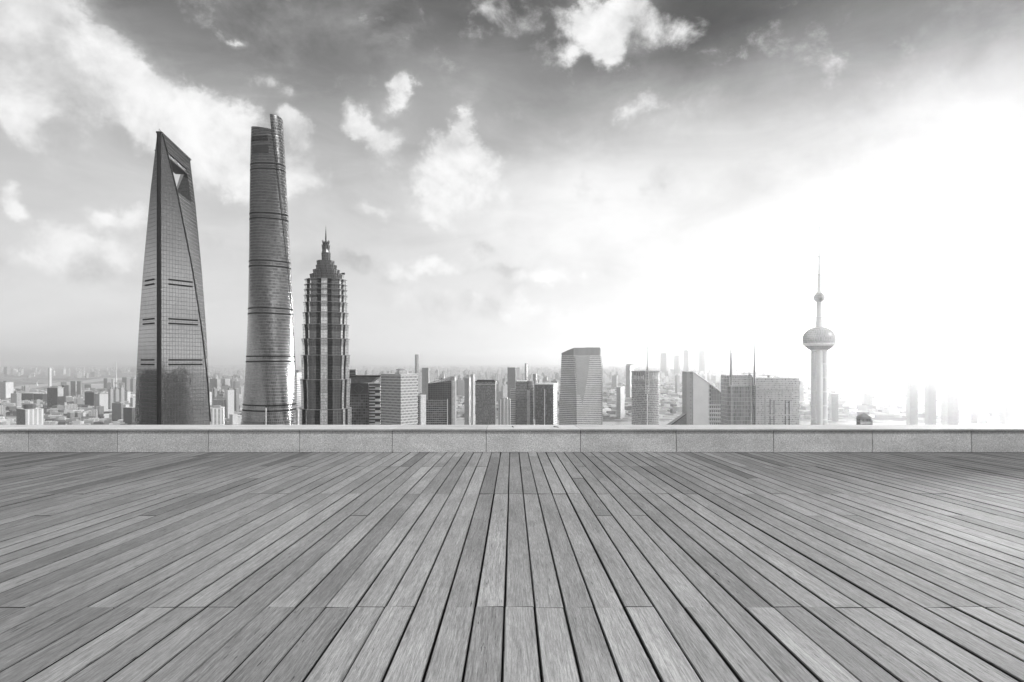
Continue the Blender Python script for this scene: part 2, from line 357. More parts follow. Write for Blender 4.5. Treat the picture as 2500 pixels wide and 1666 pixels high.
for a, c in zip(jx, jx[1:]):
    o = MB(); o.box(a + .006, c - .006, yf, yf + .5, zb, z_block - .004); blk = o.build('stone_block', GRAN, wall)
    bv = blk.modifiers.new('bevel', 'BEVEL'); bv.width = .004; bv.segments = 2
    o = MB(); o.box(a + .004, c - .004, yf - .03, yb, z_block + .004, z_cope1); cp = o.build('coping_slab', COPE, wall)
    bv = cp.modifiers.new('bevel', 'BEVEL'); bv.width = .006; bv.segments = 2
o = MB(); o.box(jx[0], jx[-1], yf + .02, yb - .03, zb - .05, z_block + .001); o.build('core', BLACK, wall)
for px_, w_ in ((1252.5, .02), (1358, .05)):
    x_, y_ = deck_xy(px_, 1043.5, z_cope1)
    o = MB(); o.tube((x_ - w_, y_ + .12, z_cope1 + .008), (x_ + w_ * .3, y_, z_cope1 + .01), .012, .006, 6)
    o.tube((x_ + w_ * .3, y_, z_cope1 + .01), (x_ + w_, y_ - .14, z_cope1 + .006), .01, .004, 6)
    t = o.build('twig', DARK); t.location = (0, 0, EYE); t.rotation_euler = (-TILT, 0, 0)
    tag(t, 'tiny dark scrap on the coping below the ' + ('twin-stepped tower near the middle' if w_ < .03 else 'gap left of the broad chamfered tower'), 'twig')

# ------------------------------------------------------------------ ground, river
def ground_mat():
    m, g, b = base_mat('city_ground'); tc = g.new('ShaderNodeTexCoord'); p = tc.outputs['Object']
    vo = g.new('ShaderNodeTexVoronoi', feature='F1', distance='CHEBYCHEV'); g.l.new(g.map(p, rot=(0, 0, .3)), vo.inputs['Vector']); vo.inputs['Scale'].default_value = 1 / 42; vo.inputs['Randomness'].default_value = .8
    s = g.new('ShaderNodeSeparateColor'); g.l.new(vo.outputs['Color'], s.inputs[0])
    n1 = g.noise(p, 1 / 500, 6, .6); n2 = g.noise(p, 1 / 30, 4, .7)
    v = g.mr(s.outputs[0], 0, 1, .05, .5); green = g.mr(n1, .48, .56)
    v = g.mix(green, v, .07); v = g.m('MULTIPLY', v, g.mr(n2, .3, .7, .6, 1.4))
    col(g, b, v); b.inputs['Roughness'].default_value = .9; return m
mb = MB(); R_ = 30000
mb.face([(-R_, -6000, 0), (R_, -6000, 0), (R_, 45000, 0), (-R_, 45000, 0)])
tag(mb.build('ground', ground_mat()), 'hazy city ground', 'ground', kind='structure')
WATER = plain('river_water', .30, .35, var=.08, scale=.002)
def patch(name, pts, z, mat, label):
    mb = MB(); q = [ground(x, y, z) for x, y in pts]; mb.face([(a, b, z) for a, b in q]); o = mb.build(name, mat)
    tag(o, label, name.split('_')[0], kind='structure'); return o
patch('river', [(20, 957), (70, 950), (110, 944), (165, 940), (200, 937), (255, 930), (310, 926), (330, 927), (330, 921), (300, 922), (255, 923), (200, 930), (160, 933), (110, 937), (60, 941), (28, 946)], .4, WATER, 'pale river bending through the city on the left')
patch('river', [(1080, 1060), (1080, 1033), (1115, 1027), (1180, 1023), (1250, 1022), (1350, 1026), (1480, 1030), (1600, 1029), (1660, 1031), (2600, 1034), (2600, 1060)], .4, WATER, 'broad pale river just beyond the wall right of centre')
patch('road', [(62, 985), (110, 975), (140, 972), (140, 974), (112, 978), (66, 989)], .8, PALE, 'pale elevated road among the low blocks')
patch('park', [(240, 905), (330, 898), (345, 907), (262, 911)], .8, plain('park_green', .05, .9), 'dark wooded park beyond the river')

# ------------------------------------------------------------------ the opener-shaped tower
def swfc():
    Bp, Dp = Vector((X(365 * 1.0625, 703), 703)), Vector((X(433.5 * 1.0625, 800), 800))
    ax = (Dp - Bp); Ld = ax.length; ax.normalize(); pr = Vector((ax.y, -ax.x))           # pr points right
    org = (Bp + Dp) / 2
    WR, WL = 37.0, 41.0
    tt = [(0, 1.0), (188, 1.0), (235, .94), (291, .82), (356, .63), (434, .335), (480, .115), (494, .05)]
    def tz(z):
        for (a, p), (b, q) in zip(tt, tt[1:]):
            if a <= z <= b: return p + (q - p) * (z - a) / (b - a)
        return tt[-1][1]
    def pt(s, w):                                             # s along the diagonal 0..1, w to the right
        p = Bp + ax * (Ld * s) + pr * w; return (p.x - org.x, p.y - org.y)
    def sec(z, s0=0.0, s1=1.0):
        t = max(tz(z), .04); r = t * WR; l = t * WL; h = .5 * t
        P = []
        if s0 <= 0: P += [pt(0, 0), pt(h, r)]
        else: P += [pt(1 - h - .008, -l), pt(s0, r)]
        if s1 >= 1: P += [pt(1 - h, r), pt(1, 0), pt(1 - h, -l)]
        else: P += [pt(s1, r), pt(s1, -l)]
        if s0 <= 0: P += [pt(h, -l)]
        return P
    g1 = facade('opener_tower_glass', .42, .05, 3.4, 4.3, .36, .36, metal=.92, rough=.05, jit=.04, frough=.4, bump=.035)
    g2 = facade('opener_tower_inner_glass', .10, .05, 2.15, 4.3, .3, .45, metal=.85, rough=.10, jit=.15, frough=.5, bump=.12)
    T = thing('skyscraper', 'tapering glass skyscraper with a trapezoid opening through its top', 'skyscraper', (org.x, org.y, 0))
    def loft(mb, zs, **k):
        for a, b in zip(zs, zs[1:]):
            A = [(x, y, a) for x, y in sec(a, **k)]; B = [(x, y, b) for x, y in sec(b, **k)]; mb.loft(A, B)
    # hole edges along the diagonal: wide at the top
    def h0(z): return .30 - .0 * (z - 430)
    ZH0, ZH1, ZT = 434.0, 474.0, 490.0
    def sA(z): f = (z - ZH0) / (ZH1 - ZH0); return .5 * tz(z) + .012
    def sB(z): f = (z - ZH0) / (ZH1 - ZH0); return .68 + (.74 - .68) * f
    mb = MB(); zs = [0, 60, 120, 188] + [188 + (ZH0 - 188) * i / 22 for i in range(1, 23)]; loft(mb, zs)
    mb.face([(x, y, ZH0) for x, y in sec(ZH0)])
    # legs
    n = 1
    for i in range(n):
        a = ZH0 + (ZH1 - ZH0) * i / n; b = ZH0 + (ZH1 - ZH0) * (i + 1) / n
        A = [(x, y, a) for x, y in sec(a, s1=sA(a))]; B = [(x, y, b) for x, y in sec(b, s1=sA(b))]
        mb.loft(A, B)
        A = [(x, y, a) for x, y in sec(a, s0=sB(a))]; B = [(x, y, b) for x, y in sec(b, s0=sB(b))]
        mb.loft(A, B)
    A0 = [(x, y, ZH1) for x, y in sec(ZH1)]; mb.face(A0[::-1]); loft(mb, [ZH1, 482, ZT]); mb.face([(x, y, ZT) for x, y in sec(ZT)])
    # recolour the cut faces and the opening: normals roughly along +-pr
    o = mb.build('glass_shell', [g1, g2], T)
    o.data.materials[0] = g1
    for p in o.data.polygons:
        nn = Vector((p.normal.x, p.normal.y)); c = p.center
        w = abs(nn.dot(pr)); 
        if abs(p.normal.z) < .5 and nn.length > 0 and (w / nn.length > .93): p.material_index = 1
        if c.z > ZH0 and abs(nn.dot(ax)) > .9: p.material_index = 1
    # corner posts (dark vertical edge strip)
    mb = MB()
    for z0, z1 in zip(zs + [ZT], (zs + [ZT])[1:]):
        def strip(z):
            return [(*pt(-.004, -1.9), z), (*pt(-.012, 0), z), (*pt(-.004, 2.3), z), (*pt(.03, 1.8), z), (*pt(.03, -1.6), z)]
        mb.loft(strip(z0), strip(z1))
    mb.build('corner_strip', DARK, T)
    # cut edge mullion between the main face and the cut face
    mb = MB(); zz = [188 + (ZT - 188) * i / 28 for i in range(29)]
    for a, b in zip(zz, zz[1:]):
        pa, pb = Vector((*pt(.5 * tz(a), tz(a) * WR + .25), a)), Vector((*pt(.5 * tz(b), tz(b) * WR + .25), b)); mb.tube(pa, pb, .7, n=5, cap=False)
    mb.build('edge_mullion', DARK, T)
    # double louvre belts
    for z, s0, s1 in ((254, .1, .70), (297, .1, .55), (338, .1, .48)):
        for dz_ in (-2.6, 2.2):
            a = tz(z)
            for side, W_, e in ((1, WR, .35), (-1, WL, -.35)):
                def q(f, o_, zz_): x, y = pt(.5 * f, side * f * W_); nx = pr * side * .8 - ax * .6; return (x + nx.x * o_, y + nx.y * o_, zz_)
                f0, f1 = s0 + .08, (a * .93 if side > 0 else a * .8)
                A = [q(f0, .5, z + dz_ - .8), q(f1, .5, z + dz_ - .8), q(f1, -.3, z + dz_ - .8), q(f0, -.3, z + dz_ - .8)]
                B = [(x, y, zz_ + 1.6) for x, y, zz_ in A]
                mb = MB(); mb.loft(A, B); mb.face(B); mb.face(A[::-1]); mb.build('louvre_slot', BLACK, T)
    # observation bridge across the opening, roof rail
    def beam(name, za, zb_, wa, mat, sx0, sx1):
        mb = MB(); A = [(*pt(sx0, wa), za), (*pt(sx1, wa), za), (*pt(sx1, -wa), za), (*pt(sx0, -wa), za)]
        mb.loft(A, [(x, y, zb_) for x, y, _ in A]); mb.face([(x, y, zb_) for x, y, _ in A]); mb.face(A[::-1]); return mb.build(name, mat, T)
    w_ = tz(470) * WR
    beam('bridge_floor', 467.0, 468.4, w_ + .6, DARK, sA(462) - .02, sB(462) + .02)
    beam('observation_deck', 468.4, 473.2, w_ - 1.6, facade('bridge_glass', .35, .6, 4, 4, .3, .4, metal=.6, rough=.1), sA(467) - .02, sB(467) + .02)
    beam('bridge_roof', 473.2, 474.3, w_ + .3, DARK, sA(472) - .02, sB(472) + .02)
    w0 = tz(ZT) * WR
    beam('parapet', ZT, ZT + 1.6, w0 + .3, DARK, .0, 1.0)
    for s_ in (.01, .05, .12, .3, .62, .86): mb = MB(); x, y = pt(s_, 0); mb.tube((x, y, ZT + 1.5), (x, y, ZT + 4.5), .25, n=5); mb.build('roof_mast', DARK, T)
    # far side rib behind the opening edge
    return T
swfc()

# ------------------------------------------------------------------ the twisting tower
def shanghai():
    Y0 = 1027.0; D = 1.0625
    sil = [(0, 540, 690), (150, 553, 682), (166, 553.5, 681), (190, 558, 679.5), (220, 562, 678.3), (258, 566, 677.5), (331, 569.5, 674), (403, 572, 669), (476, 573, 663), (550, 574.5, 655.5), (583, 576, 653), (620, 578, 651.5), (640, 578, 650.5)]
    hi = [q for q in sil if q[0] >= 150]; pl_ = np.polyfit([q[0] for q in hi], [q[1] for q in hi], 4); pr2_ = np.polyfit([q[0] for q in hi], [q[2] for q in hi], 3)
    def silz(z):
        for (a, l, r), (b, l2, r2) in zip(sil, sil[1:]):
            if z < 166 and a <= z <= b: f = (z - a) / (b - a); return l + (l2 - l) * f, r + (r2 - r) * f
        return float(np.polyval(pl_, z)), float(np.polyval(pr2_, z))
    N = 120
    def notch_phi(z): return radians(24 + .235 * (632 - z))
    def rad(ps):                                             # body angle 0 = notch
        r = 1 + .075 * cos(3 * (ps - radians(20)))
        d = (ps + pi) % (2 * pi) - pi
        if 0 <= d < radians(7): r *= .925 + .075 * d / radians(7)
        elif radians(-4) < d < 0: r *= 1 + .0 * d
        return r
    angs = [2 * pi * i / N for i in range(N)]
    cache = {}
    def norm(z):
        k = round(z, 2)
        if k not in cache:
            ph = notch_phi(z); xs = [rad(a) * sin(a + ph) for a in angs]; l, r = silz(z)
            xl, xr = X(l * D, Y0), X(r * D, Y0); sc = (xr - xl) / (max(xs) - min(xs)); cx0 = xl - min(xs) * sc; ys = [-rad(a) * cos(a + ph) for a in angs]
            tl, tr = (l * D - CX) / F, (r * D - CX) / F
            for _ in range(8):                               # nearer points project further out: settle on the true outline
                pr_ = [(cx0 + x * sc) / (Y0 + y * sc) for x, y in zip(xs, ys)]
                a_, b_ = min(pr_), max(pr_); sc *= (tr - tl) / (b_ - a_)
                pr_ = [(cx0 + x * sc) / (Y0 + y * sc) for x, y in zip(xs, ys)]
                cx0 += ((tl + tr) / 2 - (min(pr_) + max(pr_)) / 2) * Y0
            cache[k] = (sc, cx0)
        return cache[k]
    ox = X(620 * D, Y0)
    def pos(a, z, k=1.0):
        sc, cx = norm(z); ph = notch_phi(z) + a; r = rad(a) * sc * k
        return (cx - ox + r * sin(ph), -r * cos(ph), 255 + (z - 255) * .967 if z > 255 else z)
    sk = facade('twisting_tower_glass', .26, .30, 2.4, 4.5, .2, .5, metal=.9, rough=.17, jit=.25, frough=.35, fmetal=.5, bump=.16)
    T = thing('skyscraper', 'tallest skyscraper, rounded and twisting upward to a spiral notched top', 'skyscraper', (ox, Y0, 0))
    ztop = lambda a: 632 - 23.5 * (a / (2 * pi)) ** 1.25
    mb = MB()
    zs = [0, 40, 80, 120] + [140 + 4.5 * i for i in range(103)]       # storeys
    zs = [z for z in zs if z < 600] + [600]
    per = 2 * pi * 36
    for z0, z1 in zip(zs, zs[1:]):
        step = (z1 - z0) < 5
        for i in range(N):
            a, b = angs[i], angs[i] + 2 * pi / N
            k0 = 1.010 if step else 1.0
            u0, u1 = a / (2 * pi) * per, b / (2 * pi) * per
            mb.face([pos(a, z0, k0), pos(b, z0, k0), pos(b, z1), pos(a, z1)], uv=[(u0, z0 - 140), (u1, z0 - 140), (u1, z1 - 140), (u0, z1 - 140)])
            if step: mb.face([pos(a, z0, 1.0), pos(b, z0, 1.0), pos(b, z0, k0), pos(a, z0, k0)], uv=[(u0, .1)] * 4)
    M_ = 8
    for j in range(M_):
        for i in range(N):
            a, b = angs[i], 2 * pi * (i + 1) / N
            def zz(q, jj): return 600 + (ztop(q) - 600) * jj / M_
            # use normalised section of about 610 so the shell stays smooth
            pts = [pos(a, zz(a, j)), pos(b, zz(b, j)), pos(b, zz(b, j + 1)), pos(a, zz(a, j + 1))]
            u0, u1 = a / (2 * pi) * per, b / (2 * pi) * per
            mb.face(pts, uv=[(u0, zz(a, j) - 140), (u1, zz(b, j) - 140), (u1, zz(b, j + 1) - 140), (u0, zz(a, j + 1) - 140)])
    o = mb.build('outer_skin', sk, T, merge=False)
    mb = MB()                                                # inner wall of the crown and its end fin
    for i in range(N):
        a, b = angs[i], 2 * pi * (i + 1) / N
        mb.face([pos(b, 598, .955), pos(a, 598, .955), pos(a, ztop(a) - .5, .955), pos(b, ztop(b) - .5, .955)])
        mb.face([pos(a, ztop(a) - .5, .955), pos(b, ztop(b) - .5, .955), pos(b, ztop(b), 1.004), pos(a, ztop(a), 1.004)])
    q = [pos(0, 604, 1.0), pos(0, 604, .90), pos(0, 631, .90), pos(0, 632, 1.0)]
    mb.face(q)
    mb.face([pos(a, 599, .96) for a in angs])
    mb.build('crown_wall', facade('crown_lattice', .10, .30, 2.2, 3.2, .7, .8, metal=.3, rough=.3, jit=.8), T, merge=False)
    for zc in (186, 258, 331, 403, 476, 552):                # mechanical belts: two dark grooves
        mb = MB()
        for dz_ in (-4.6, 3.4):
            for i in range(N):
                a, b = angs[i], 2 * pi * (i + 1) / N
                z0, z1 = zc + dz_, zc + dz_ + 1.9
                A = [pos(a, z0, 1.014), pos(b, z0, 1.014), pos(b, z1, 1.014), pos(a, z1, 1.014)]; mb.face(A)
                mb.face([pos(a, z1, 1.014), pos(b, z1, 1.014), pos(b, z1, .995), pos(a, z1, .995)]); mb.face([pos(b, z0, 1.014), pos(a, z0, 1.014), pos(a, z0, .995), pos(b, z0, .995)])
        mb.build('service_belt', BLACK, T)
    # dark screen near the top
    mb = MB(); zc0, zc1 = 572, 584
    ph = notch_phi(578)
    aa = [radians(d) - ph for d in range(-46, 19, 4)]
    for a, b in zip(aa, aa[1:]):
        mb.face([pos(a, zc0, 1.016), pos(b, zc0, 1.016), pos(b, zc1, 1.012), pos(a, zc1, 1.012)])
        mb.face([pos(a, zc1, 1.012), pos(b, zc1, 1.012), pos(b, zc1, .99), pos(a, zc1, .99)])
    mb.build('louvre_screen', facade('dark_louvres', .015, .05, 6, 3.0, .4, .5, rough=.5), T)
    mb = MB()
    for a in aa + []:
        for (z0, z1) in ((590.5, 594.5), (595.5, 599)):
            p, r = Vector(pos(a, z0, 1.012)), Vector(pos(a, z1, 1.012)); mb.tube(p, r, .75, n=4)
    mb.build('vent_screen', DARK, T)
    mb = MB(); zz = [140 + 12 * i for i in range(41)]
    for a, b in zip(zz, zz[1:]): mb.tube(pos(radians(-.5), a, 1.006), pos(radians(-.5), b, 1.006),   .4, n=5, cap=False)
    mb.build('seam_rib', DARK, T)
shanghai()

# ------------------------------------------------------------------ the tiered tower
def jinmao():
    Y0 = 833.0; cxp = 795.5; sx = Y0 / F
    ox = X(cxp, Y0)
    q1 = [(.14, 1.02), (.14, .97), (.34, .97), (.34, .88), (.52, .88), (.52, .82), (.66, .80), (.72, .72), (.80, .66), (.82, .52), (.88, .52), (.88, .34), (.97, .34), (.97, .14), (1.02, .14)]
    plan = []
    for k in range(4):
        c, s_ = cos(-k * pi / 2), sin(-k * pi / 2)
        plan += [(x * c - y * s_, x * s_ + y * c) for x, y in [(-q1[0][0], 1.0)][:0] + q1]
    plan = plan[::-1]
    rho = radians(11)
    plan = [(x * cos(rho) - y * sin(rho), x * sin(rho) + y * cos(rho)) for x, y in plan]
    w = max(p[0] for p in plan)
    edge_m = []
    for k in range(4): edge_m += [2, 1, 2, 0, 1, 0, 2, 1, 0, 1, 0, 2, 1, 2, 2]
    # quarter edges: return, dark bay, return, dark corner, metal corner ...
    edge_m = edge_m[::-1]; edge_m = edge_m[1:] + edge_m[:1]
    def ring(half, dx_=0.0): return [(x / w * half * sx + dx_ * sx, y / w * half * sx) for x, y in plan]
    gl = facade('tiered_tower_glass', .13, .34, 1.6, 3.4, .42, .35, metal=.92, rough=.10, jit=.2, frough=.25, fmetal=.7, bump=.08)
    gd = facade('tiered_tower_crown_metal', .06, .28, 1.5, 3.2, .6, .3, metal=.6, rough=.25, jit=.3, frough=.35, fmetal=.5)
    gdk = facade('tiered_tower_dark_bay', .02, .06, 1.45, 3.4, .2, .3, metal=.5, rough=.12, jit=.4, frough=.3, fmetal=.5)
    glt = facade('tiered_tower_bright_bay', .9, .30, 1.6, 3.4, .3, .3, metal=.95, rough=.12, jit=.08, frough=.25, fmetal=.8, bump=.03)
    T = thing('skyscraper', 'stepped pagoda-like skyscraper of flaring tiers with a needle spire', 'skyscraper', (ox, Y0, 0))
    # level tops in photo rows, half widths
    lev = [(1000, 61.5), (927, 60), (867, 58.5), (826.5, 57), (791, 55.8), (761, 54.5), (736, 53), (717.5, 52), (703, 51.5), (691, 51), (678, 50.5)]
    ztops = [Zh(y, Y0 - 26) for y, _ in lev]
    zprev = 0
    for (y, h), z in zip(lev, ztops):
        mb = MB(); z0 = zprev; flare = .955 if z0 > 0 else 1.0
        mid = z0 + (z - z0) * .55
        A, B, C_ = ring(h * flare), ring(h * (flare + .01)), ring(h)
        mb.prism(A, z0, mid, poly2=B, cap=False); mb.prism(B, mid, z, poly2=C_, cap=False); mb.mi = (edge_m + edge_m)[:]; mb.face([(x_, y_, z) for x_, y_ in C_])
        mb.build('tier', [gl, gdk, glt], T)
        mb = MB(); mb.prism(ring(h * 1.004), z - .4, z + .12, bottom=True); mb.build('cornice', MID, T)
        zprev = z
    crown = [(666, 39.5, 1.0), (655.6, 32.5, 1.5), (645, 25.5, 1.5), (634.5, 21.5, -.5), (617, 11.0, .5)]
    for y, h, dx_ in crown:
        z = Zh(y, Y0 - h * .5); mb = MB()
        mb.prism(ring(h * .93, dx_), zprev - .3, z, poly2=ring(h, dx_), cap=True); mb.build('crown_tier', gd, T); zprev = z
    # petal finial: two whorls of outward leaning blades round a core
    z617, z600, z590 = Zh(617, Y0), Zh(600, Y0), Zh(589, Y0)
    mb = MB(); mb.lathe([(5.2, z617 - .2), (4.0, z617 + 4), (3.3, z600), (2.6, z600 + 3), (1.6, z590)], n=10); mb.build('finial_core', gd, T)
    for zb_, zt_, r0, r1, ww in ((z617 - 3, z600 + 1.5, 3.4, 5.0, 2.0), (z600 - 2.5, z590 + 1, 2.4, 4.6, 1.7)):
        for k in range(8):
            a = rho + k * pi / 4; c, s_ = cos(a), sin(a); mb = MB()
            def P3(r, t, z): return (r * c - t * s_, r * s_ + t * c, z)
            for q in ([P3(r0, -ww * .5, zb_), P3(r0, ww * .5, zb_), P3(r1 * .9, ww * .6, zt_ - 2), P3(r1 * .9, -ww * .6, zt_ - 2)], [P3(r1 * .9, -ww * .6, zt_ - 2), P3(r1 * .9, ww * .6, zt_ - 2), P3(r1, 0, zt_)]):
                mb.face(q)
            o = mb.build('petal', gd, T); md = o.modifiers.new('thick', 'SOLIDIFY'); md.thickness = .35
    mb = MB(); mb.lathe([(.95, z590 - 2), (.8, z590 + 6), (.28, Zh(560, Y0)), (.06, Zh(550, Y0))], n=8); mb.build('spire', DARK, T)
    # gondola arm sticking out on the right shoulder
    mb = MB(); zg = Zh(671, Y0); mb.tube((18, -6, zg), (23, -6, zg + .8), .5); mb.box(21.5, 24.6, -7.2, -4.8, zg - .6, zg + 1.4); mb.tube((23.4, -6, zg - .5), (23.0, -6, zg - 5), .18)
    mb.build('cleaning_crane', DARK, T)
jinmao()

# ------------------------------------------------------------------ generic block helpers
def corner(pxl, pxc, pxr, Y, th):
    """footprint with its front corner at pxc; left face seen to pxl, right face to pxr, turned by th degrees"""
    t = radians(th); xc = X(pxc, Y); ul, ur = (pxl - CX) / F, (pxr - CX) / F
    w1 = (xc - ul * Y) / (cos(t) + ul * sin(t)); w2 = (ur * Y - xc) / (sin(t) - ur * cos(t)) if abs(sin(t) - ur * cos(t)) > 1e-6 else w1
    w2 = max(6.0, min(abs(w2), 90.0 * Y / 1500))
    dL = Vector((-cos(t), sin(t))); dR = Vector((sin(t), cos(t)))
    return w1, w2, t, xc
def foot(w1, w2, t, inset=0.0):                              # local polygon (corner at origin), counter-clockwise from above
    dL = Vector((-cos(t), sin(t))); dR = Vector((sin(t), cos(t)))
    a = inset
    p = [dL * a + dR * a, dL * a + dR * (w2 - a), dL * (w1 - a) + dR * (w2 - a), dL * (w1 - a) + dR * a]
    return [(v.x, v.y) for v in p]
def block(name, label, cat, pxl, pxc, pxr, ytop, Y, th, mat, roof=True, group=None, mat2=None, parapet=1.2, plant=None):
    w1, w2, t, xc = corner(pxl, pxc, pxr, Y, th); z = Zh(ytop, Y)
    T = thing(name, label, cat, (xc, Y, 0), 0, group)
    fp = foot(w1, w2, t); mb = MB(); n = len(fp)
    A = [(x, y, 0) for x, y in fp]; B = [(x, y, z) for x, y in fp]
    ms = [mat] + ([mat2] if mat2 else [])
    for i in range(4):
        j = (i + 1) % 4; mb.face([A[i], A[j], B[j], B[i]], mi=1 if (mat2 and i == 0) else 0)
    mb.face(B, mi=0)
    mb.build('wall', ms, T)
    if roof:
        mb = MB(); k = min(w1, w2) * .03
        mb.loft([(x, y, z) for x, y in foot(w1, w2, t, -.4)], [(x, y, z + parapet) for x, y in foot(w1, w2, t, -.4)]); mb.face([(x, y, z + parapet) for x, y in foot(w1, w2, t, -.4)])
        mb.build('roof', PALE, T)
    if plant:
        f0, f1, hh = plant; mb = MB(); dL = Vector((-cos(t), sin(t))); dR = Vector((sin(t), cos(t)))
        q = [dL * w1 * f0 + dR * w2 * .25, dL * w1 * f0 + dR * w2 * .75, dL * w1 * f1 + dR * w2 * .75, dL * w1 * f1 + dR * w2 * .25]
        mb.prism([(v.x, v.y) for v in q], z + parapet, z + parapet + hh); mb.build('plant_room', GREY, T)
    return T, w1, w2, t, z
GL_D = facade('dark_glass', .07, .16, 3.2, 4.0, .3, .6, metal=.5, rough=.15, jit=.5)
GL_M = facade('grey_glass', .16, .42, 3.0, 3.8, .35, .9, metal=.4, rough=.15, jit=.4, objvar=.1)
BAND = facade('white_banded', .06, .70, 60, 3.9, .5, 1.7, metal=.4, rough=.15, jit=.2)
BRICKY = facade('grey_punched', .10, .34, 3.2, 3.6, 1.3, 1.4, metal=.2, rough=.3, jit=.6)
WPUN = facade('white_punched', .06, .78, 4.6, 3.4, 2.6, 1.9, rough=.3, jit=.6, stain=.05)
APT = facade('apartment_front', .10, .62, 3.4, 3.1, 1.6, 1.3, rough=.4, jit=.7, objvar=.22)
APT2 = facade('apartment_stripes', .12, .6, 6.0, 3.1, 3.0, .9, rough=.4, jit=.5, objvar=.25)
SLAB = facade('pinstripe_slab', .16, .42, 5.0, 3.2, 2.0, .4, rough=.4, jit=.3)
OFF = facade('office_ribbon', .12, .45, 50, 3.7, .4, 1.6, rough=.3, jit=.3, objvar=.3)

# --- between the towers
block('tower_block', 'grey banded block squeezed in behind the gap between twisting and tiered towers', 'building', 716, 724, 746, 912, 1300, 12, facade('thin_banded', .12, .5, 3.5, 4.0, .6, 1.0, rough=.25, jit=.5), plant=(.1, .9, 5))
block('tower_block', 'slim pale edge of a block low between twisting and tiered towers', 'building', 724, 727, 734, 1002, 1150, 10, PALE)
mp = thing('mast', 'slender white pole standing in front of the twisting tower just above the wall', 'mast', (X(649.4, 900), 900, 0))
mb = MB(); zt = Zh(996, 900); mb.lathe([(.75, 0), (.7, zt)], n=10); mb.build('pole', WHITE, mp); mb = MB(); mb.lathe([(.5, zt), (.25, zt + 2), (.05, zt + 4)], n=8); mb.build('tip', DARK, mp)

# --- roofed block with the sign
def roofed():
    Y = 1000.0
    T = thing('office_block', 'dark office block with a jutting slab roof and billboard beside the tiered tower', 'building', (X(880, Y), Y, 0))
    sx = Y / F; z = lambda py: Zh(py, Y); x = lambda px: (px - 880) * sx
    mb = MB(); mb.box(x(846), x(899), 2, 34, 0, z(940)); mb.build('wall', facade('ribbon_dark', .09, .2, 3.4, 4.2, .5, 1.1, metal=.4, rough=.2, jit=.5), T)
    mb = MB(); mb.box(x(899) + .1, x(926), 6, 34, 0, z(937)); mb.build('banded_wing', facade('wing_bands', .05, .74, 60, 4.25, .2, 2.0, rough=.3), T)
    mb = MB(); mb.box(x(914), x(926.5), 5.2, 6, 0, z(944)); mb.build('banded_bay', facade('wing_bands_wide', .05, .8, 60, 8.5, .2, 4.2, rough=.3), T)
    mb = MB(); A = [(x(852), -6, z(919.5)), (x(880), -14, z(918)), (x(926), -2, z(920)), (x(926), 36, z(921)), (x(852), 36, z(921))]
    B = [(px_, py_, z(917.3)) for px_, py_, _ in A]
    mb.loft(A, B); mb.face(B); mb.face(A[::-1]); mb.build('roof', DARK, T)
    mb = MB(); mb.loft([(x(856), 0, z(936)), (x(878), -5, z(936)), (x(905), 2, z(934)), (x(905), 30, z(934)), (x(856), 30, z(936))], [(x(856), 0, z(919.5)), (x(878), -10, z(919.5)), (x(920), 2, z(921)), (x(920), 30, z(921)), (x(856), 30, z(919.5))]); mb.build('roof_fascia', MID, T)
    sg = MB(); sg.box(x(853.5), x(899.5), -2.2, -.6, z(962), z(936)); sgo = sg.build('billboard', plain('billboard_face', .045, .4, var=.08), T)
    mb = MB(); c0, c1 = x(876.5), z(949); r = 12 * sx
    for a, b in (((-r, 1), (0, r * .95)), ((0, r * .95), (r, 1)), ((-r, -1), (-1.2, -r)), ((r, -1), (1.2, -r))):
        mb.tube((c0 + a[0], -2.4, c1 + a[1]), (c0 + b[0], -2.4, c1 + b[1]), .28, n=4)
    for k in range(6): zz = c1 + r * .75 - k * r * .3; mb.tube((c0 - .9, -2.4, zz), (c0 + .9, -2.4, zz + (.6 if k % 2 else -.6)), .2, n=4)
    mb.build('emblem', plain('emblem_line', .16, .5), sgo)
    mb = MB(); mb.box(x(846), x(926), 1.2, 2, 0, 1); 
    return T
roofed()
block('tower_block', 'small dark flat-topped block peeking above the slab-roofed office block', 'building', 846, 868, 871, 903.5, 1150, 8, facade('peek_dark', .06, .25, 40, 4.5, .2, 1.2), parapet=1)

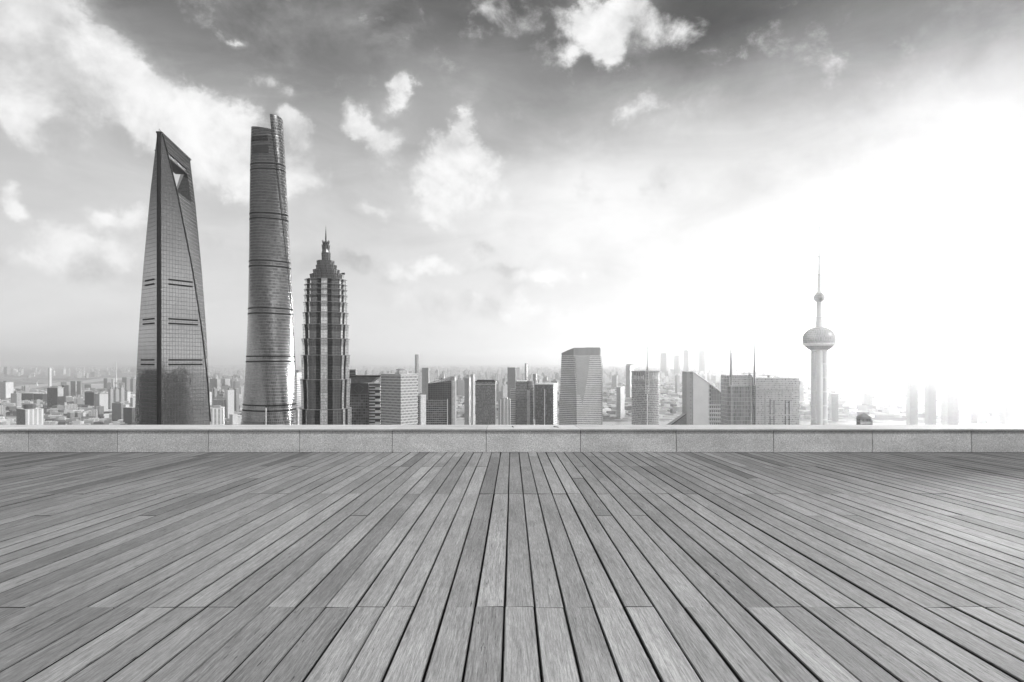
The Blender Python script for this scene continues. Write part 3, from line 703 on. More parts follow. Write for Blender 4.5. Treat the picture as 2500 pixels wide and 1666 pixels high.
# --- hexagonal-lattice twin-faced block with a roof pavilion
def lattice():
    Y = 980.0
    m, g, b = base_mat('lattice_facade'); tc = g.new('ShaderNodeTexCoord'); s = g.new('ShaderNodeSeparateXYZ'); g.l.new(tc.outputs['UV'], s.inputs[0])
    v = g.m('DIVIDE', s.outputs[1], 4.1); row = g.m('FLOOR', v); off = g.m('MULTIPLY', g.m('MODULO', row, 2.0), .5)
    u = g.m('ADD', g.m('DIVIDE', s.outputs[0], 2.6), off)
    fu, fv = g.m('FRACT', u), g.m('FRACT', v)
    win = g.m('MULTIPLY', g.m('LESS_THAN', g.m('ADD', g.m('ABSOLUTE', g.m('SUBTRACT', fu, .5)), g.m('MULTIPLY', g.m('ABSOLUTE', g.m('SUBTRACT', fv, .5)), .25)), .33), g.m('LESS_THAN', g.m('ABSOLUTE', g.m('SUBTRACT', fv, .5)), .40))
    r = g.white(g.comb(g.m('FLOOR', u), row)); col(g, b, g.mix(win, .72, g.m('MULTIPLY', .07, g.mr(r, 0, 1, .4, 1.6)))); g.put(b.inputs['Roughness'], g.mix(win, .6, .2))
    T, w1, w2, t, z = block('office_block', 'pale block clad in latticed windows with a small pavilion on its roof', 'building', 930, 978.5, 1020, 915.5, Y, 38, m)
    dL = Vector((-cos(t), sin(t))); dR = Vector((sin(t), cos(t)))
    c = dL * w1 * .42 + dR * w2 * .5
    z0 = z + 1.2; mb = MB(); mb.prism(rect(c.x, c.y, 13, 13, t), z0, z0 + 1.5); mb.build('pavilion_base', GREY, T)
    for sx_ in (-1, 1):
        for sy_ in (-1, 1): mb = MB(); mb.prism(rect(c.x + sx_ * 4, c.y + sy_ * 4, 1.2, 1.2, t), z0 + 1.5, z0 + 5); mb.build('pavilion_post', PALE, T)
    mb = MB(); mb.lathe([(3, z0 + 5), (7, z0 + 5.6), (7, z0 + 6.6), (3.5, z0 + 7.6), (.01, z0 + 7.7)], n=16, cx=c.x, cy=c.y); mb.build('pavilion_roof', GREY, T)
lattice()
block('tower_block', 'narrow grey tower with a dotted window column beside the latticed block', 'building', 1019, 1027, 1040, 967, 1250, 20, facade('dotted', .03, .42, 4.6, 4.0, 2.4, 2.2, rough=.5), mat2=PALE)

# --- slanted-roof glass tower with the tower crane
def slanted():
    Y = 1350.0; sx = Y / F; x = lambda px: (px - 1072) * sx; z = lambda py: Zh(py, Y)
    T = thing('office_tower', 'dark glass tower with a roof slanting up to a white edge wall', 'building', (X(1072, Y), Y, 0))
    xs = [x(1045), x(1062), x(1078), x(1092), x(1103)]; tops = [z(937), z(932.5), z(928), z(924), z(920.5)]
    mb = MB(); d = 32
    for i in range(4):
        a, b = xs[i], xs[i + 1]; p, q = tops[i], tops[i + 1]
        mb.face([(a, 0, 0), (b, 0, 0), (b, 0, q if i < 0 else min(q, z(937) + (q - z(937)) * .45)), (a, 0, min(p, z(937) + (p - z(937)) * .45))])
        mb.face([(a, 0, min(p, z(937) + (p - z(937)) * .45)), (b, 0, min(q, z(937) + (q - z(937)) * .45)), (b, d, q), (a, d, p)])
    mb.face([(xs[0], d, 0), (xs[0], 0, 0), (xs[0], 0, tops[0]), (xs[0], d, tops[0])]); mb.face([(xs[4], 0, 0), (xs[4], d, 0), (xs[4], d, tops[4]), (xs[4], 0, z(930))])
    mb.build('glass_wall', facade('slant_glass', .06, .20, 3.4, 4.0, .35, .5, metal=.5, rough=.12, jit=.4, bump=.05), T)
    mb = MB(); mb.box(x(1104.2), x(1112), -2, 20, 0, z(931)); mb.build('edge_wall', PALE, T)
    mb = MB()
    mb.tube((xs[0], -.3, tops[0] + .5), (xs[4], -.3, tops[4] + .5), .5); mb.tube((xs[4], -.3, 0), (xs[4], -.3, tops[4]), .55)
    for k in range(4): zz = z(924 + 3.2 * k); mb.tube((xs[4] - 4 - 3.6 * k, -.3, zz), (xs[4], -.3, zz), .3, n=5)
    mb.build('roof_frame', MID, T)
    mb = MB(); mb.box(x(1040), x(1092), -8, -.3, 0, z(976)); mb.build('podium_wing', facade('podium_ribbon', .05, .32, 4, 4.3, .4, 1.4, metal=.4, rough=.2, jit=.6), T)
    mb = MB(); mb.box(x(1092) + .3, x(1093.6), -9, -.3, 0, z(974)); mb.box(x(1102), x(1103.4), -1.4, -.4, 0, z(930)); mb.build('fin_wall', PALE, T)
    K = thing('tower_crane', 'thin tower crane with a level jib above the slanted-roof glass tower', 'crane', (X(1076.5, Y), Y + 10, z(931)))
    h = z(926) - z(931); mb = MB(); mb.tube((0, 0, -1), (0, 0, h + 2), .5, n=5); mb.build('tower', DARK, K)
    mb = MB(); mb.tube((-12, 0, h + 1), (5, 0, h), .4, n=4); mb.build('jib', DARK, K); mb = MB(); mb.box(3.6, 6, -.8, .8, h - 1.6, h); mb.build('counterweight', GREY, K)
slanted()

GRID1 = facade('dense_grid', .12, .26, 2.6, 3.7, .7, .9, metal=.3, rough=.2, jit=.8)
T, w1, w2, t, z = block('office_tower', 'plain grey slab tower with a dark roof edge right of the slanted glass tower', 'building', 1161, 1209.5, 1211.5, 932.5, 1700, 3, GRID1, roof=False, mat2=PALE)
mb = MB(); mb.prism(foot(w1, w2, t, -.8), z, z + 2.0); mb.prism(foot(w1, w2, t, 3), z + 2, z + 4.5); mb.build('roof', DARK, T)
mb = MB(); mb.prism(foot(w1, w2, t, -.5), z - 7, z - 5.6, bottom=True); mb.build('cornice', PALE, T)

def stepped_pair():
    Y = 1900.0; sx = Y / F; x = lambda px: (px - 1280) * sx; z = lambda py: Zh(py, Y)
    T = thing('office_tower', 'pale stepped twin tower with a rounded right half and a lower banded left wing', 'building', (X(1280, Y), Y, 0))
    mb = MB(); mb.box(x(1246.5), x(1259), 4, 40, 0, z(951)); mb.build('low_wing', facade('wing_white', .16, .62, 50, 5.2, .2, 2.8), T)
    mb = MB(); mb.box(x(1259), x(1287), 0, 40, 0, z(932)); mb.build('wall', facade('pair_glass', .13, .27, 3, 4.4, .6, 1.2, metal=.3, rough=.2, jit=.5), T)
    mb = MB(); mb.box(x(1286.4), x(1294), -2, 0, 0, z(953)); mb.build('pier', PALE, T)
    mb = MB(); mb.lathe([(8.5 * sx, 0), (8.5 * sx, z(931)), (7.5 * sx, z(930)), (.01, z(930))], n=24, cx=x(1294.5), cy=10); mb.build('round_bay', facade('bay_glass', .18, .4, 3, 4.4, .5, 1.3, metal=.3, rough=.2, jit=.4), T)
    mb = MB(); mb.box(x(1262), x(1287), 2, 38, z(932), z(930)); mb.build('roof', WHITE, T)
stepped_pair()
T, w1, w2, t, z = block('office_tower', 'grey glass tower with a white rim, just left of the broad chamfered tower', 'building', 1306.5, 1351, 1360.5, 940, 1850, 16, facade('shaft_glass', .11, .22, 3.6, 4.2, .5, .6, metal=.3, rough=.2, jit=.4), roof=False, mat2=facade('shaft_side', .2, .72, 8, 7, 2.2, 2.0, rough=.4))
mb = MB(); mb.prism(foot(w1, w2, t, -1.5), z, z + 3.5, bottom=True); mb.build('roof_rim', WHITE, T)
mb = MB(); dL = Vector((-cos(t), sin(t))); p = dL * w1 * .48; mb.box(p.x - .9, p.x + .9, p.y - 1.6, p.y - .1, 60, z - 12); mb.build('fin', WHITE, T)

# --- broad chamfered tower
def broad():
    Y = 1650.0; sx = Y / F; x = lambda px: (px - 1418) * sx; z = lambda py: Zh(py, Y)
    T = thing('office_tower', 'broad pale glass tower with a chamfered corner and sloped shoulder, right of centre', 'building', (X(1418, Y), Y, 0))
    def ring(py, l, c, r, top=None):
        zz = z(py); d = 46 * 1.0
        P = [(x(l), 22, zz), (x(c), 0, zz), (x(r) , 14, zz), (x(r) - 4, d + 14, zz), (x(l) + 6, d + 10, zz)]
        return P
    gm = facade('broad_glass', .34, .75, 2.6, 4.6, .4, 1.5, metal=.45, rough=.18, jit=.35, bump=.05)
    gm2 = facade('broad_glass_plain', .42, .6, 2.6, 2.3, .35, .35, metal=.5, rough=.15, jit=.15)
    lv = [(1130, 1365, 1410, 1472), (972.5, 1367, 1408, 1472), (972.4, 1369, 1408, 1472), (896, 1371.5, 1402, 1470.5), (868.5, 1372.5, 1400.5, 1467.5)]
    mb = MB(); R = [ring(*v) for v in lv]; R[0] = [(a, b, 0) for a, b, _ in R[0]]
    for A, B in zip(R, R[1:]): mb.loft(A, B)
    mb.build('glass_wall', gm, T)
    mb = MB(); A = ring(868.5, 1372.5, 1400.5, 1466.5); tz_ = [862, 849.5, 848.5, 850, 860]
    B = [(a, b, z(t_)) for (a, b, _), t_ in zip(A, tz_)]; mb.loft(A, B); mb.face(B); mb.build('crown', facade('crown_grid', .3, .44, 2.6, 30, .5, .1, metal=.2, rough=.3, jit=.1), T)
    mb = MB(); P = [(x(1401), -.5, z(869)), (x(1440), 5.5, z(869)), (x(1432), 4.9, z(900)), (x(1422), 3.4, z(990)), (x(1417), 1.8, z(1000)), (x(1412), .6, z(985)), (x(1406), -.6, z(900))]
    # smooth glass wedge on the front face, standing just proud of it
    def onface(px_, py_):
        f = (px_ - 1402) / (1470 - 1402); return (x(px_), 14 * f - 1.1, z(py_))
    P = [onface(1403, 869), onface(1441, 869), onface(1436, 915), onface(1428, 960), onface(1420, 1000), onface(1411, 1000), onface(1408, 930)]
    mb.face(P[::-1]); o = mb.build('glass_wedge', gm2, T); md = o.modifiers.new('thick', 'SOLIDIFY'); md.thickness = .8
    mb = MB(); mb.box(x(1434), x(1450), 18, 30, z(850), z(847.6)); mb.build('plant_room', WHITE, T)
    mb = MB(); mb.tube((x(1467), 13, z(850)), (x(1472.5), 14, z(896)), .8, n=5); mb.tube((x(1472.4), 13.6, z(896)), (x(1472.4), 13.6, 0), .8, n=5); mb.build('corner_frame', PALE, T)
broad()

# --- cylinder with the needle
def cylinder():
    Y = 1800.0; sx = Y / F; z = lambda py: Zh(py, Y); R = 33.2 * sx
    T = thing('office_tower', 'round grey tower with a flared rim and a tall needle rising up its front', 'building', (X(1575.5, Y), Y, 0))
    mb = MB(); mb.lathe([(R, 0), (R, z(929))], n=48); mb.build('drum_wall', facade('drum_glass', .2, .6, 2.4, 4.6, .4, .9, metal=.55, rough=.2, jit=.3), T)
    mb = MB(); mb.lathe([(R * .99, z(929)), (R * .99, z(907.5)), (R * 1.03, z(906.5)), (R * .5, z(905)), (.01, z(905))], n=48); mb.build('crown_band', facade('crown_cage', .10, .62, 5.2, 26, 2.2, .8, rough=.4, jit=.8), T)
    mb = MB(); mb.lathe([(R * 1.0, z(909)), (R * 1.05, z(907.5)), (R * 1.05, z(906.2)), (R * .98, z(905.6)), (R * .98, z(907))], n=48); mb.build('rim', GREY, T)
    o = MB(); c = -2.0 * sx; yf_ = -R - 1.6; w = 4 * sx
    for a in (-w, w): o.tube((c + a, yf_, z(960)), (c + a, yf_, z(905)), .55, n=5)
    zz = z(960); i = 0
    while zz < z(905): 
        o.tube((c - w, yf_, zz), (c + w, yf_, zz), .4, n=4); 
        if i < 3: o.tube((c - w, yf_, zz), (c + w, yf_, zz + 7), .35, n=4); o.tube((c + w, yf_, zz), (c - w, yf_, zz + 7), .35, n=4)
        zz += 7; i += 1
    o.build('lattice_frame', WHITE, T)
    o = MB(); o.lathe([(.9, 0), (.9, z(960))], n=8, cx=c, cy=yf_); o.build('front_pole', WHITE, T)
    o = MB(); o.lathe([(2.6, z(905)), (1.6, z(895)), (1.2, z(880)), (.7, z(847))], n=8, cx=c, cy=yf_); o.build('spire', MID, T)
    rr = random.Random(4)
    for k in range(7): o = MB(); px_ = (-20 + 3 * k) * sx; o.tube((px_, -R * .6, z(905)), (px_ + .8, -R * .6, z(905) + rr.uniform(2, 5.5)), .3, n=4); o.build('antenna', DARK, T)
    for px0_, px1_ in ((1546, 1565), (1587, 1601)):
        o = MB()
        for k in range(9):
            px_ = px0_ + (px1_ - px0_) * k / 8; a = math.asin(max(-.98, min(.98, (px_ - 1575.5) / 33.2))); q = R + .6
            h_ = rr.uniform(2.5, 6); o.tube((q * sin(a), -q * cos(a), z(921) - h_), (q * sin(a), -q * cos(a), z(921) + h_), .9, n=4)
        o.build('roof_lettering', WHITE, T)
cylinder()

# --- wedge with the blank wall
def wedge():
    Y = 1500.0; sx = Y / F; x = lambda px: (px - 1730) * sx; z = lambda py: Zh(py, Y)
    T = thing('office_tower', 'wedge-shaped pale tower with a blank wall and a roof sloping down to the right', 'building', (X(1730, Y), Y, 0))
    mb = MB(); mb.box(x(1676.5), x(1692), 0, 40, 0, z(908)); mb.build('dark_flank', facade('flank', .22, .36, 14, 8.5, 12, 5.5, rough=.5), T)
    mb = MB(); P = [(1692, 908), (1693, 908), (1729, 936.5), (1729, 1130)]
    fr = [(x(1692), 0), (x(1692), z(908.3)), (x(1694), z(908.3)), (x(1729), z(936.5)), (x(1729), 0)]
    mb.face([(a, -.6, c) for a, c in fr][::-1]); mb.face([(a, 40, c) for a, c in fr])
    for (a, c), (a2, c2) in zip(fr[1:], fr[2:]): mb.face([(a, -.6, c), (a2, -.6, c2), (a2, 40, c2), (a, 40, c)])
    mb.build('blank_wall', plain('blank_panel', .78, .6, var=.05, scale=.05), T)
    mb = MB(); P = [(x(1729), 0), (x(1729), z(936.5)), (x(1777), z(970)), (x(1777), 0)]
    mb.face([(a, 1.5, c) for a, c in P][::-1]); mb.face([(a, 40, c) for a, c in P]); mb.face([(P[1][0], 1.5, P[1][1]), (P[2][0], 1.5, P[2][1]), (P[2][0], 40, P[2][1]), (P[1][0], 40, P[1][1])])
    mb.build('gridded_wall', facade('wedge_grid', .12, .60, 4.6, 9.2, 1.6, 3.2, rough=.4, jit=.3), T)
    mb = MB(); mb.face([(x(1735), .8, z(943)), (x(1735), .8, z(986)), (x(1766), .8, z(986)), (x(1766), .8, z(963))]); o = mb.build('upper_window', facade('louvre_glass', .14, .42, 3.4, 12, .9, .8, rough=.3, jit=.2), T); md = o.modifiers.new('thick', 'SOLIDIFY'); md.thickness = .6
    mb = MB(); mb.tube((x(1692), 0, z(908)), (x(1778), 0, z(969)), 1.5, n=6); mb.tube((x(1729.5), 0, z(937)), (x(1729.5), 0, 0), 1.0, n=5)
    for py_ in range(988, 1110, 10): mb.tube((x(1726), .4, z(py_)), (x(1777), .4, z(py_)), .9, n=4)
    mb.tube((x(1767.5), .3, z(965)), (x(1767.5), .3, 0), 1.6, n=4); mb.build('white_frame', WHITE, T)
    mb = MB(); mb.tube((x(1740), 8, z(942)), (x(1740), 8, z(938.5)), .8); mb.tube((x(1736), 8, z(938.8)), (x(1751), 8, z(933.5)), .4, n=4); mb.build('cleaning_crane', GREY, T)
    A = thing('low_hall', 'low dark roof sloping up to the foot of the wedge-shaped tower', 'building', (X(1655, 1480), 1480, 0))
    x = lambda px: (px - 1655) / F * 1480; z = lambda py: Zh(py, 1480)
    mb = MB(); P = [(x(1610), 0), (x(1610), z(1058)), (x(1676), z(1011.5)), (x(1676), 0)]; mb.loft([(P[0][0], 0, 0), (P[3][0], 0, 0), (P[3][0], 30, 0), (P[0][0], 30, 0)], [(P[1][0], 0, P[1][1]), (P[2][0], 0, P[2][1]), (P[2][0], 30, P[2][1]), (P[1][0], 30, P[1][1])])
    mb.face([(P[1][0], 0, P[1][1]), (P[2][0], 0, P[2][1]), (P[2][0], 30, P[2][1]), (P[1][0], 30, P[1][1])]); mb.build('wall', GREY, A)
    mb = MB(); mb.tube((x(1611), -.5, z(1057)), (x(1676), -.5, z(1011)), .7, n=5); mb.build('roof_edge', DARK, A)
wedge()

# --- twin-mast broad block
def masts():
    Y = 1400.0; sx = Y / F; x = lambda px: (px - 1865) * sx; z = lambda py: Zh(py, Y)
    T = thing('office_tower', 'broad grey granite office block with two tall needle masts and rooftop helipads', 'building', (X(1865, Y), Y, 0))
    gm = facade('mast_block_granite', .30, .52, 2.9, 3.9, .9, 1.3, metal=.2, rough=.25, jit=.35)
    gd = facade('mast_block_glass', .18, .38, 3.2, 7.8, .7, .8, metal=.4, rough=.15, jit=.7, bump=.08)
    mb = MB(); mb.box(x(1778), x(1838), 3, 50, 0, z(917.3)); mb.build('left_wing', gd, T)
    mb = MB(); mb.box(x(1779.5), x(1836), 1.8, 3, z(944), z(919)); mb.build('left_cladding', gm, T)
    mb = MB(); mb.box(x(1845), x(1951), 0, 50, 0, z(923.5)); mb.build('right_wing', gm, T)
    mb = MB(); mb.box(x(1838) + .1, x(1845) - .1, 1, 46, 0, z(921.5)); mb.build('link_bay', facade('link_glass', .06, .2, 2.5, 4.0, .5, .8, metal=.3, rough=.2), T)
    for a in (1787.5, 1834.5): mb = MB(); mb.tube((x(a), 1.6, 0), (x(a), 1.6, z(921)), .75, n=6); mb.build('column', PALE, T)
    for k in range(2):
        for a, py0, py1 in ((1880, 975, 1012), (1889.5, 977, 1012), (1917, 977, 1012), (1926.5, 979, 1012)):
            mb = MB()
            if k: py0, py1 = 1016, 1060
            mb.box(x(a) - .7, x(a) + .7, -.5, 0, z(py1), z(py0)); mb.build('slot_window', BLACK, T)
    mb = MB()
    for (a, b, p, q) in ((1866, 1870, 958, 1040), (1870, 1891, 955, 957.5), (1908, 1912, 950, 970), (1912, 1932, 958, 960), (1930, 1933, 960, 975), (1850, 1950, 952, 953)):
        mb.box(x(a), x(b), -.4, 0, z(q), z(p))
    mb.build('shadow_joint', GREY, T)
    for a, yy, h, y0_ in ((1784, 837.5, 5, 921), (1841, 835, 5, 920)):
        mb = MB(); c = x(a); mb.lathe([(2.0, z(940)), (2.2, z(918)), (2.0, z(910)), (1.5, z(870)), (.9, z(yy))], n=8, cx=c, cy=-1.5); mb.build('needle_mast', MID, T)
        mb = MB(); w = 2.6 * sx
        for s_ in (-w, w): mb.tube((c + s_, -2, z(941)), (c + s_, -2, z(y0_)), .6, n=4)
        for p in (941, 934, 927, y0_): mb.tube((c - w, -2, z(p)), (c + w, -2, z(p)), .5, n=4)
        mb.build('mast_bracket', WHITE, T)
    for a, hw, py in ((1838, 19, 912.5), (1884, 21, 917.7)):
        mb = MB(); c = x(a); mb.lathe([(.01, z(py) - .2), (hw * sx, z(py)), (hw * sx, z(py) + 1.1), (.01, z(py) + 1.2)], n=24, cx=c, cy=24)
        mb.lathe([(2.2, z(923)), (2.8, z(py + 1))], n=8, cx=c + 2, cy=24); mb.build('helipad', GREY, T)
    mb = MB(); mb.tube((x(1856), 20, z(912)), (x(1858.5), 20, z(908.5)), .4, n=4); mb.build('antenna', DARK, T)
masts()

# --- television tower with spheres
def pearl():
    Y = 1750.0; sx = Y / F; z = lambda py: Zh(py, Y); c = 2000
    T = thing('television_tower', 'hazy television tower with a large sphere, a small sphere and a needle, far right', 'tower', (X(c, Y), Y, 0))
    con = plain('tower_concrete', .62, .6, var=.06); sph = facade('sphere_panels', .16, .36, 6, 5, .5, .5, metal=.4, rough=.3, jit=.3)
    r = 7.4 * sx; zt = z(848)
    for k in range(3):
        a = radians(246 + 120 * k); d = 13.5 * sx
        mb = MB(); mb.lathe([(r, 0), (r, zt)], n=20, cx=d * cos(a) , cy=d * sin(a)); mb.build('column', con, T)
    for py in range(890, 1060, 34):
        mb = MB(); mb.lathe([(14 * sx, z(py)), (18 * sx, z(py)), (18 * sx, z(py) + 3), (14 * sx, z(py) + 3)], n=24); mb.build('ring_beam', con, T)
    mb = MB(); R = 38.5 * sx; zc = z(829); pr_ = []
    for i in range(-9, 10):
        a = i / 9 * pi / 2; pr_.append((max(.01, R * cos(a)), zc + (31 * sx) * sin(a)))
    mb.lathe(pr_, n=40); mb.build('large_sphere', sph, T, smooth=True)
    mb = MB(); mb.lathe([(36 * sx, z(838)), (37.8 * sx, z(838)), (37.8 * sx, z(841)), (33 * sx, z(845)), (33 * sx, z(843))], n=40); mb.build('sphere_belt', PALE, T)
    mb = MB(); mb.lathe([(16 * sx, z(860)), (22 * sx, z(854)), (26 * sx, z(850))], n=30); mb.build('sphere_collar', con, T)
    mb = MB(); mb.lathe([(9 * sx, z(800)), (7.0 * sx, z(776)), (6.3 * sx, z(775)), (6.2 * sx, z(738))], n=16); mb.build('upper_shaft', con, T)
    mb = MB(); mb.lathe([(6.4 * sx, z(777)), (9.3 * sx, z(776)), (9.3 * sx, z(774.6)), (6.2 * sx, z(774))], n=16); mb.build('shaft_ring', con, T)
    mb = MB(); pr_ = []
    for i in range(-8, 9): a = i / 8 * pi / 2; pr_.append((max(.01, 13.2 * sx * cos(a)), z(727) + 11.5 * sx * sin(a)))
    mb.lathe(pr_, n=24); mb.build('small_sphere', sph, T, smooth=True)
    mb = MB(); mb.lathe([(5 * sx, z(717)), (9.5 * sx, z(716)), (9.5 * sx, z(714.5)), (4.6 * sx, z(714)), (4.0 * sx, z(672)), (6 * sx, z(671.4)), (6 * sx, z(670)), (2.4 * sx, z(669.5)), (2.0 * sx, z(628)), (4 * sx, z(627)), (4 * sx, z(625.4)), (1.5 * sx, z(624)), (1.4 * sx, z(577)), (1.2 * sx, z(575)), (1.0 * sx, z(552))], n=12); mb.build('spire', con, T)
pearl()

# --- little turret roof near the wall
def turret():
    Y = 520.0; sx = Y / F; z = lambda py: Zh(py, Y); m_ = facade('turret_wall', .12, .30, 1.5, 2.4, .5, .6, rough=.6, jit=.6)
    T = thing('roof_turret', 'small square turret with a pointed pyramid roof just above the wall on the far right', 'turret', (X(2109, Y), Y, 0))
    mb = MB(); w = 24 * sx; mb.prism(rect(0, 0, w, w, .0), 0, z(1020)); mb.build('wall', m_, T)
    for s_ in (-1, 1): mb = MB(); mb.box(s_ * w * .52 - .7, s_ * w * .52 + .7, -w * .55, -w * .4, 0, z(1024)); mb.build('corner_post', GREY, T)
    mb = MB(); mb.prism(rect(0, 0, w * .86, w * .86), z(1020), z(1017)); mb.prism(rect(0, 0, w * 1.12, w * 1.12), z(1019), z(1008.5), poly2=rect(0, 0, .5, .5)); mb.build('roof', plain('turret_roof', .14, .7), T)
    mb = MB(); mb.tube((0, 0, z(1010)), (0, 0, z(997)), .12, .05, 5); mb.build('flagpole', GREY, T)
    mb = MB(); mb.box(-w * .6, w * .6, -w * .62, -w * .5, z(1034), z(1031)); mb.build('balcony', PALE, T)
turret()

# ------------------------------------------------------------------ left city, building by building
def Yb(py): return EYE * F / (py - HY)
def B(label, a, c, b, top, base, th, mat, mat2=None, name='tower_block', plant=None, cat='building', group=None, Y=None, roof=True):
    return block(name, label, cat, a, c, b, top, Y or Yb(base), th, mat, mat2=mat2, plant=plant, group=group, roof=roof)
LD = facade('left_dark', .05, .16, 3.4, 3.6, .6, .7, metal=.3, rough=.2, jit=.5)
T, w1, w2, t, z = B('black and white block under a dark round-cornered roof drum, nearest the wall at far left', 40, 62, 107, 1001, None, 38, LD, facade('white_rows', .05, .8, 13, 3.5, 4.5, 2.0, rough=.4, jit=.5, stain=.04), Y=2250)
dL = Vector((-cos(t), sin(t))); dR = Vector((sin(t), cos(t))); c = dL * w1 * .35 + dR * w2 * .4
mb = MB(); mb.lathe([(17, z), (17, z + 16), (18, z + 17), (.01, z + 17.2)], n=20, cx=c.x, cy=c.y); mb.build('roof_drum', facade('drum_cage', .04, .2, 3.6, 30, 1.0, .5), T)
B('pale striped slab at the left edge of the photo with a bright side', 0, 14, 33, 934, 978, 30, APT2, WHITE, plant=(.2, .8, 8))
B('grey square tower right of the striped slab at the left edge', 26, 41, 52, 962, 997, 35, APT2, plant=(.3, .7, 10))
B('long dark mid-rise row behind the dark glass block', 53, 80, 112, 961, 984, 15, GL_D)
B('second dark mid-rise row ending beside the dark glass block', 82, 104, 115, 962, 986, 15, GL_D)
T, w1, w2, t, z = B('dark glass block with a light square panel at its upper right', 115, 139, 157, 947.5, 1003, 20, GL_D, name='office_block', plant=(.1, .9, 6))
dR = Vector((sin(t), cos(t))); mb = MB(); nrm = Vector((cos(t), -sin(t))) * .8
P = [dR * (w2 * .1), dR * (w2 * .85)]; mb.loft([(P[0].x, P[0].y, z - 44), (P[1].x, P[1].y, z - 44), (P[1].x + nrm.x, P[1].y + nrm.y, z - 44), (P[0].x + nrm.x, P[0].y + nrm.y, z - 44)][::-1], [(P[0].x, P[0].y, z - 1), (P[1].x, P[1].y, z - 1), (P[1].x + nrm.x, P[1].y + nrm.y, z - 1), (P[0].x + nrm.x, P[0].y + nrm.y, z - 1)][::-1]); mb.build('light_panel', PALE, T)
B('dark wing standing close behind the dark glass block on its right', 152, 156, 161, 941, 985, 20, GL_D)
B('slim tall white tower rising behind the dark glass block', 117, 121, 126, 899, 948, 30, PALE, WHITE)
B('pale grey slab left of the pinstriped pair', 161, 168, 173, 941, 973, 25, SLAB)
B('left half of the pinstriped slab pair', 172, 184, 186, 931, 972, 12, SLAB)
B('right half of the pinstriped slab pair', 187.5, 197, 200, 931, 973, 12, SLAB)
B('dark ribbed tower left of the white tower with dotted windows', 206.5, 229, 231, 958, 998, 8, GL_D, plant=(.2, .9, 6))
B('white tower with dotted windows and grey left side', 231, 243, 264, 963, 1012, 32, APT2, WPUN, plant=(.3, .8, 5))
for i, (a, c_, b, tp, bs, lab) in enumerate([(264, 270, 277, 951, 1006, 'grey and white apartment tower with stepped top, directly right of the white dotted one'), (276, 283, 291, 952, 1003, 'middle apartment tower of the stepped-top trio'), (289, 296, 304, 948, 1001, 'right-hand apartment tower of the stepped-top trio')]):
    B(lab, a, c_, b, tp, bs, 34, APT2, APT, plant=(.2, .6, 12))
B('white-sided tower left of the opener-shaped tower', 303, 311, 319, 957, 992, 35, APT, WHITE, plant=(.2, .7, 7))
B('small bright white block touching the opener-shaped tower', 318, 324, 332, 972, 1000, 35, APT2, WPUN)
B('grey glass block low in front of the apartment trio', 273, 296, 301, 985, 1035, 12, GL_M, plant=(.2, .7, 5))
B('dark low block against the foot of the opener-shaped tower', 301, 322, 334, 996, 1042, 10, GL_D)
B('flat white-roofed block in front of the small bright block', 299, 307, 316, 989, 1022, 20, WPUN)
B('grey slab group left of the needle chimney', 253, 262, 272, 924, 948, 20, SLAB)
B('pale slab behind the needle chimney', 270, 276, 281, 926, 946, 20, APT2)
B('tall grey slab right of the needle chimney', 298, 309, 319, 922, 955, 25, SLAB)
B('second tall grey slab right of the needle chimney', 318, 325, 333, 926, 957, 25, SLAB)
B('wide grey mid-rise below the river bend', 206, 222, 253, 939, 952, 10, OFF)
B('left low round-fronted block below the white dotted tower', 164, 172, 181, 1008, 1026, 30, OFF)
B('right low round-fronted block below the white dotted tower', 182, 190, 199, 1008, 1025, 30, OFF)
B('small white cube beside the low blocks under the dotted tower', 199, 203, 209, 1008, 1020, 30, WHITE)
B('long low row with punched windows under the dark ribbed tower', 194, 232, 238, 997, 1008, 4, WPUN)
B('flat dark hall with a white roof edge in mid field', 108, 132, 137, 1007, 1016, 10, GL_D)
B('pair of pale apartment slabs on the far river bank at left', 9, 17, 25, 896, 915, 30, APT2)
B('white domed apartment block on the far river bank at left', 26, 33, 39, 901, 916, 30, WHITE)
ch = thing('chimney', 'tall needle chimney rising above the grey slabs left of the opener-shaped tower', 'chimney', (X(283.5, 5000), 5000, 0))
mb = MB(); mb.lathe([(9, 0), (6, Zh(938, 5000)), (3.2, Zh(890, 5000)), (2.6, Zh(884.5, 5000)), (.01, Zh(884, 5000))], n=12); mb.build('shaft', PALE, ch)
mb = MB(); mb.lathe([(6.2, Zh(937, 5000)), (12, Zh(936, 5000)), (12, Zh(934.5, 5000)), (6, Zh(934, 5000))], n=12); mb.build('ring', GREY, ch)
cr = thing('harbour_crane', 'small white crane beside the river at left', 'crane', (X(89, 7000), 7000, 0))
mb = MB(); mb.box(-16, 12, -8, 8, 0, 16); mb.build('base', WHITE, cr); mb = MB(); mb.tube((-4, 0, 14), (24, 0, 62), 2.6, 1.2, 5); mb.tube((0, 0, 14), (4, 0, 40), 2.2, 1.5, 5); mb.build('jib', WHITE, cr)
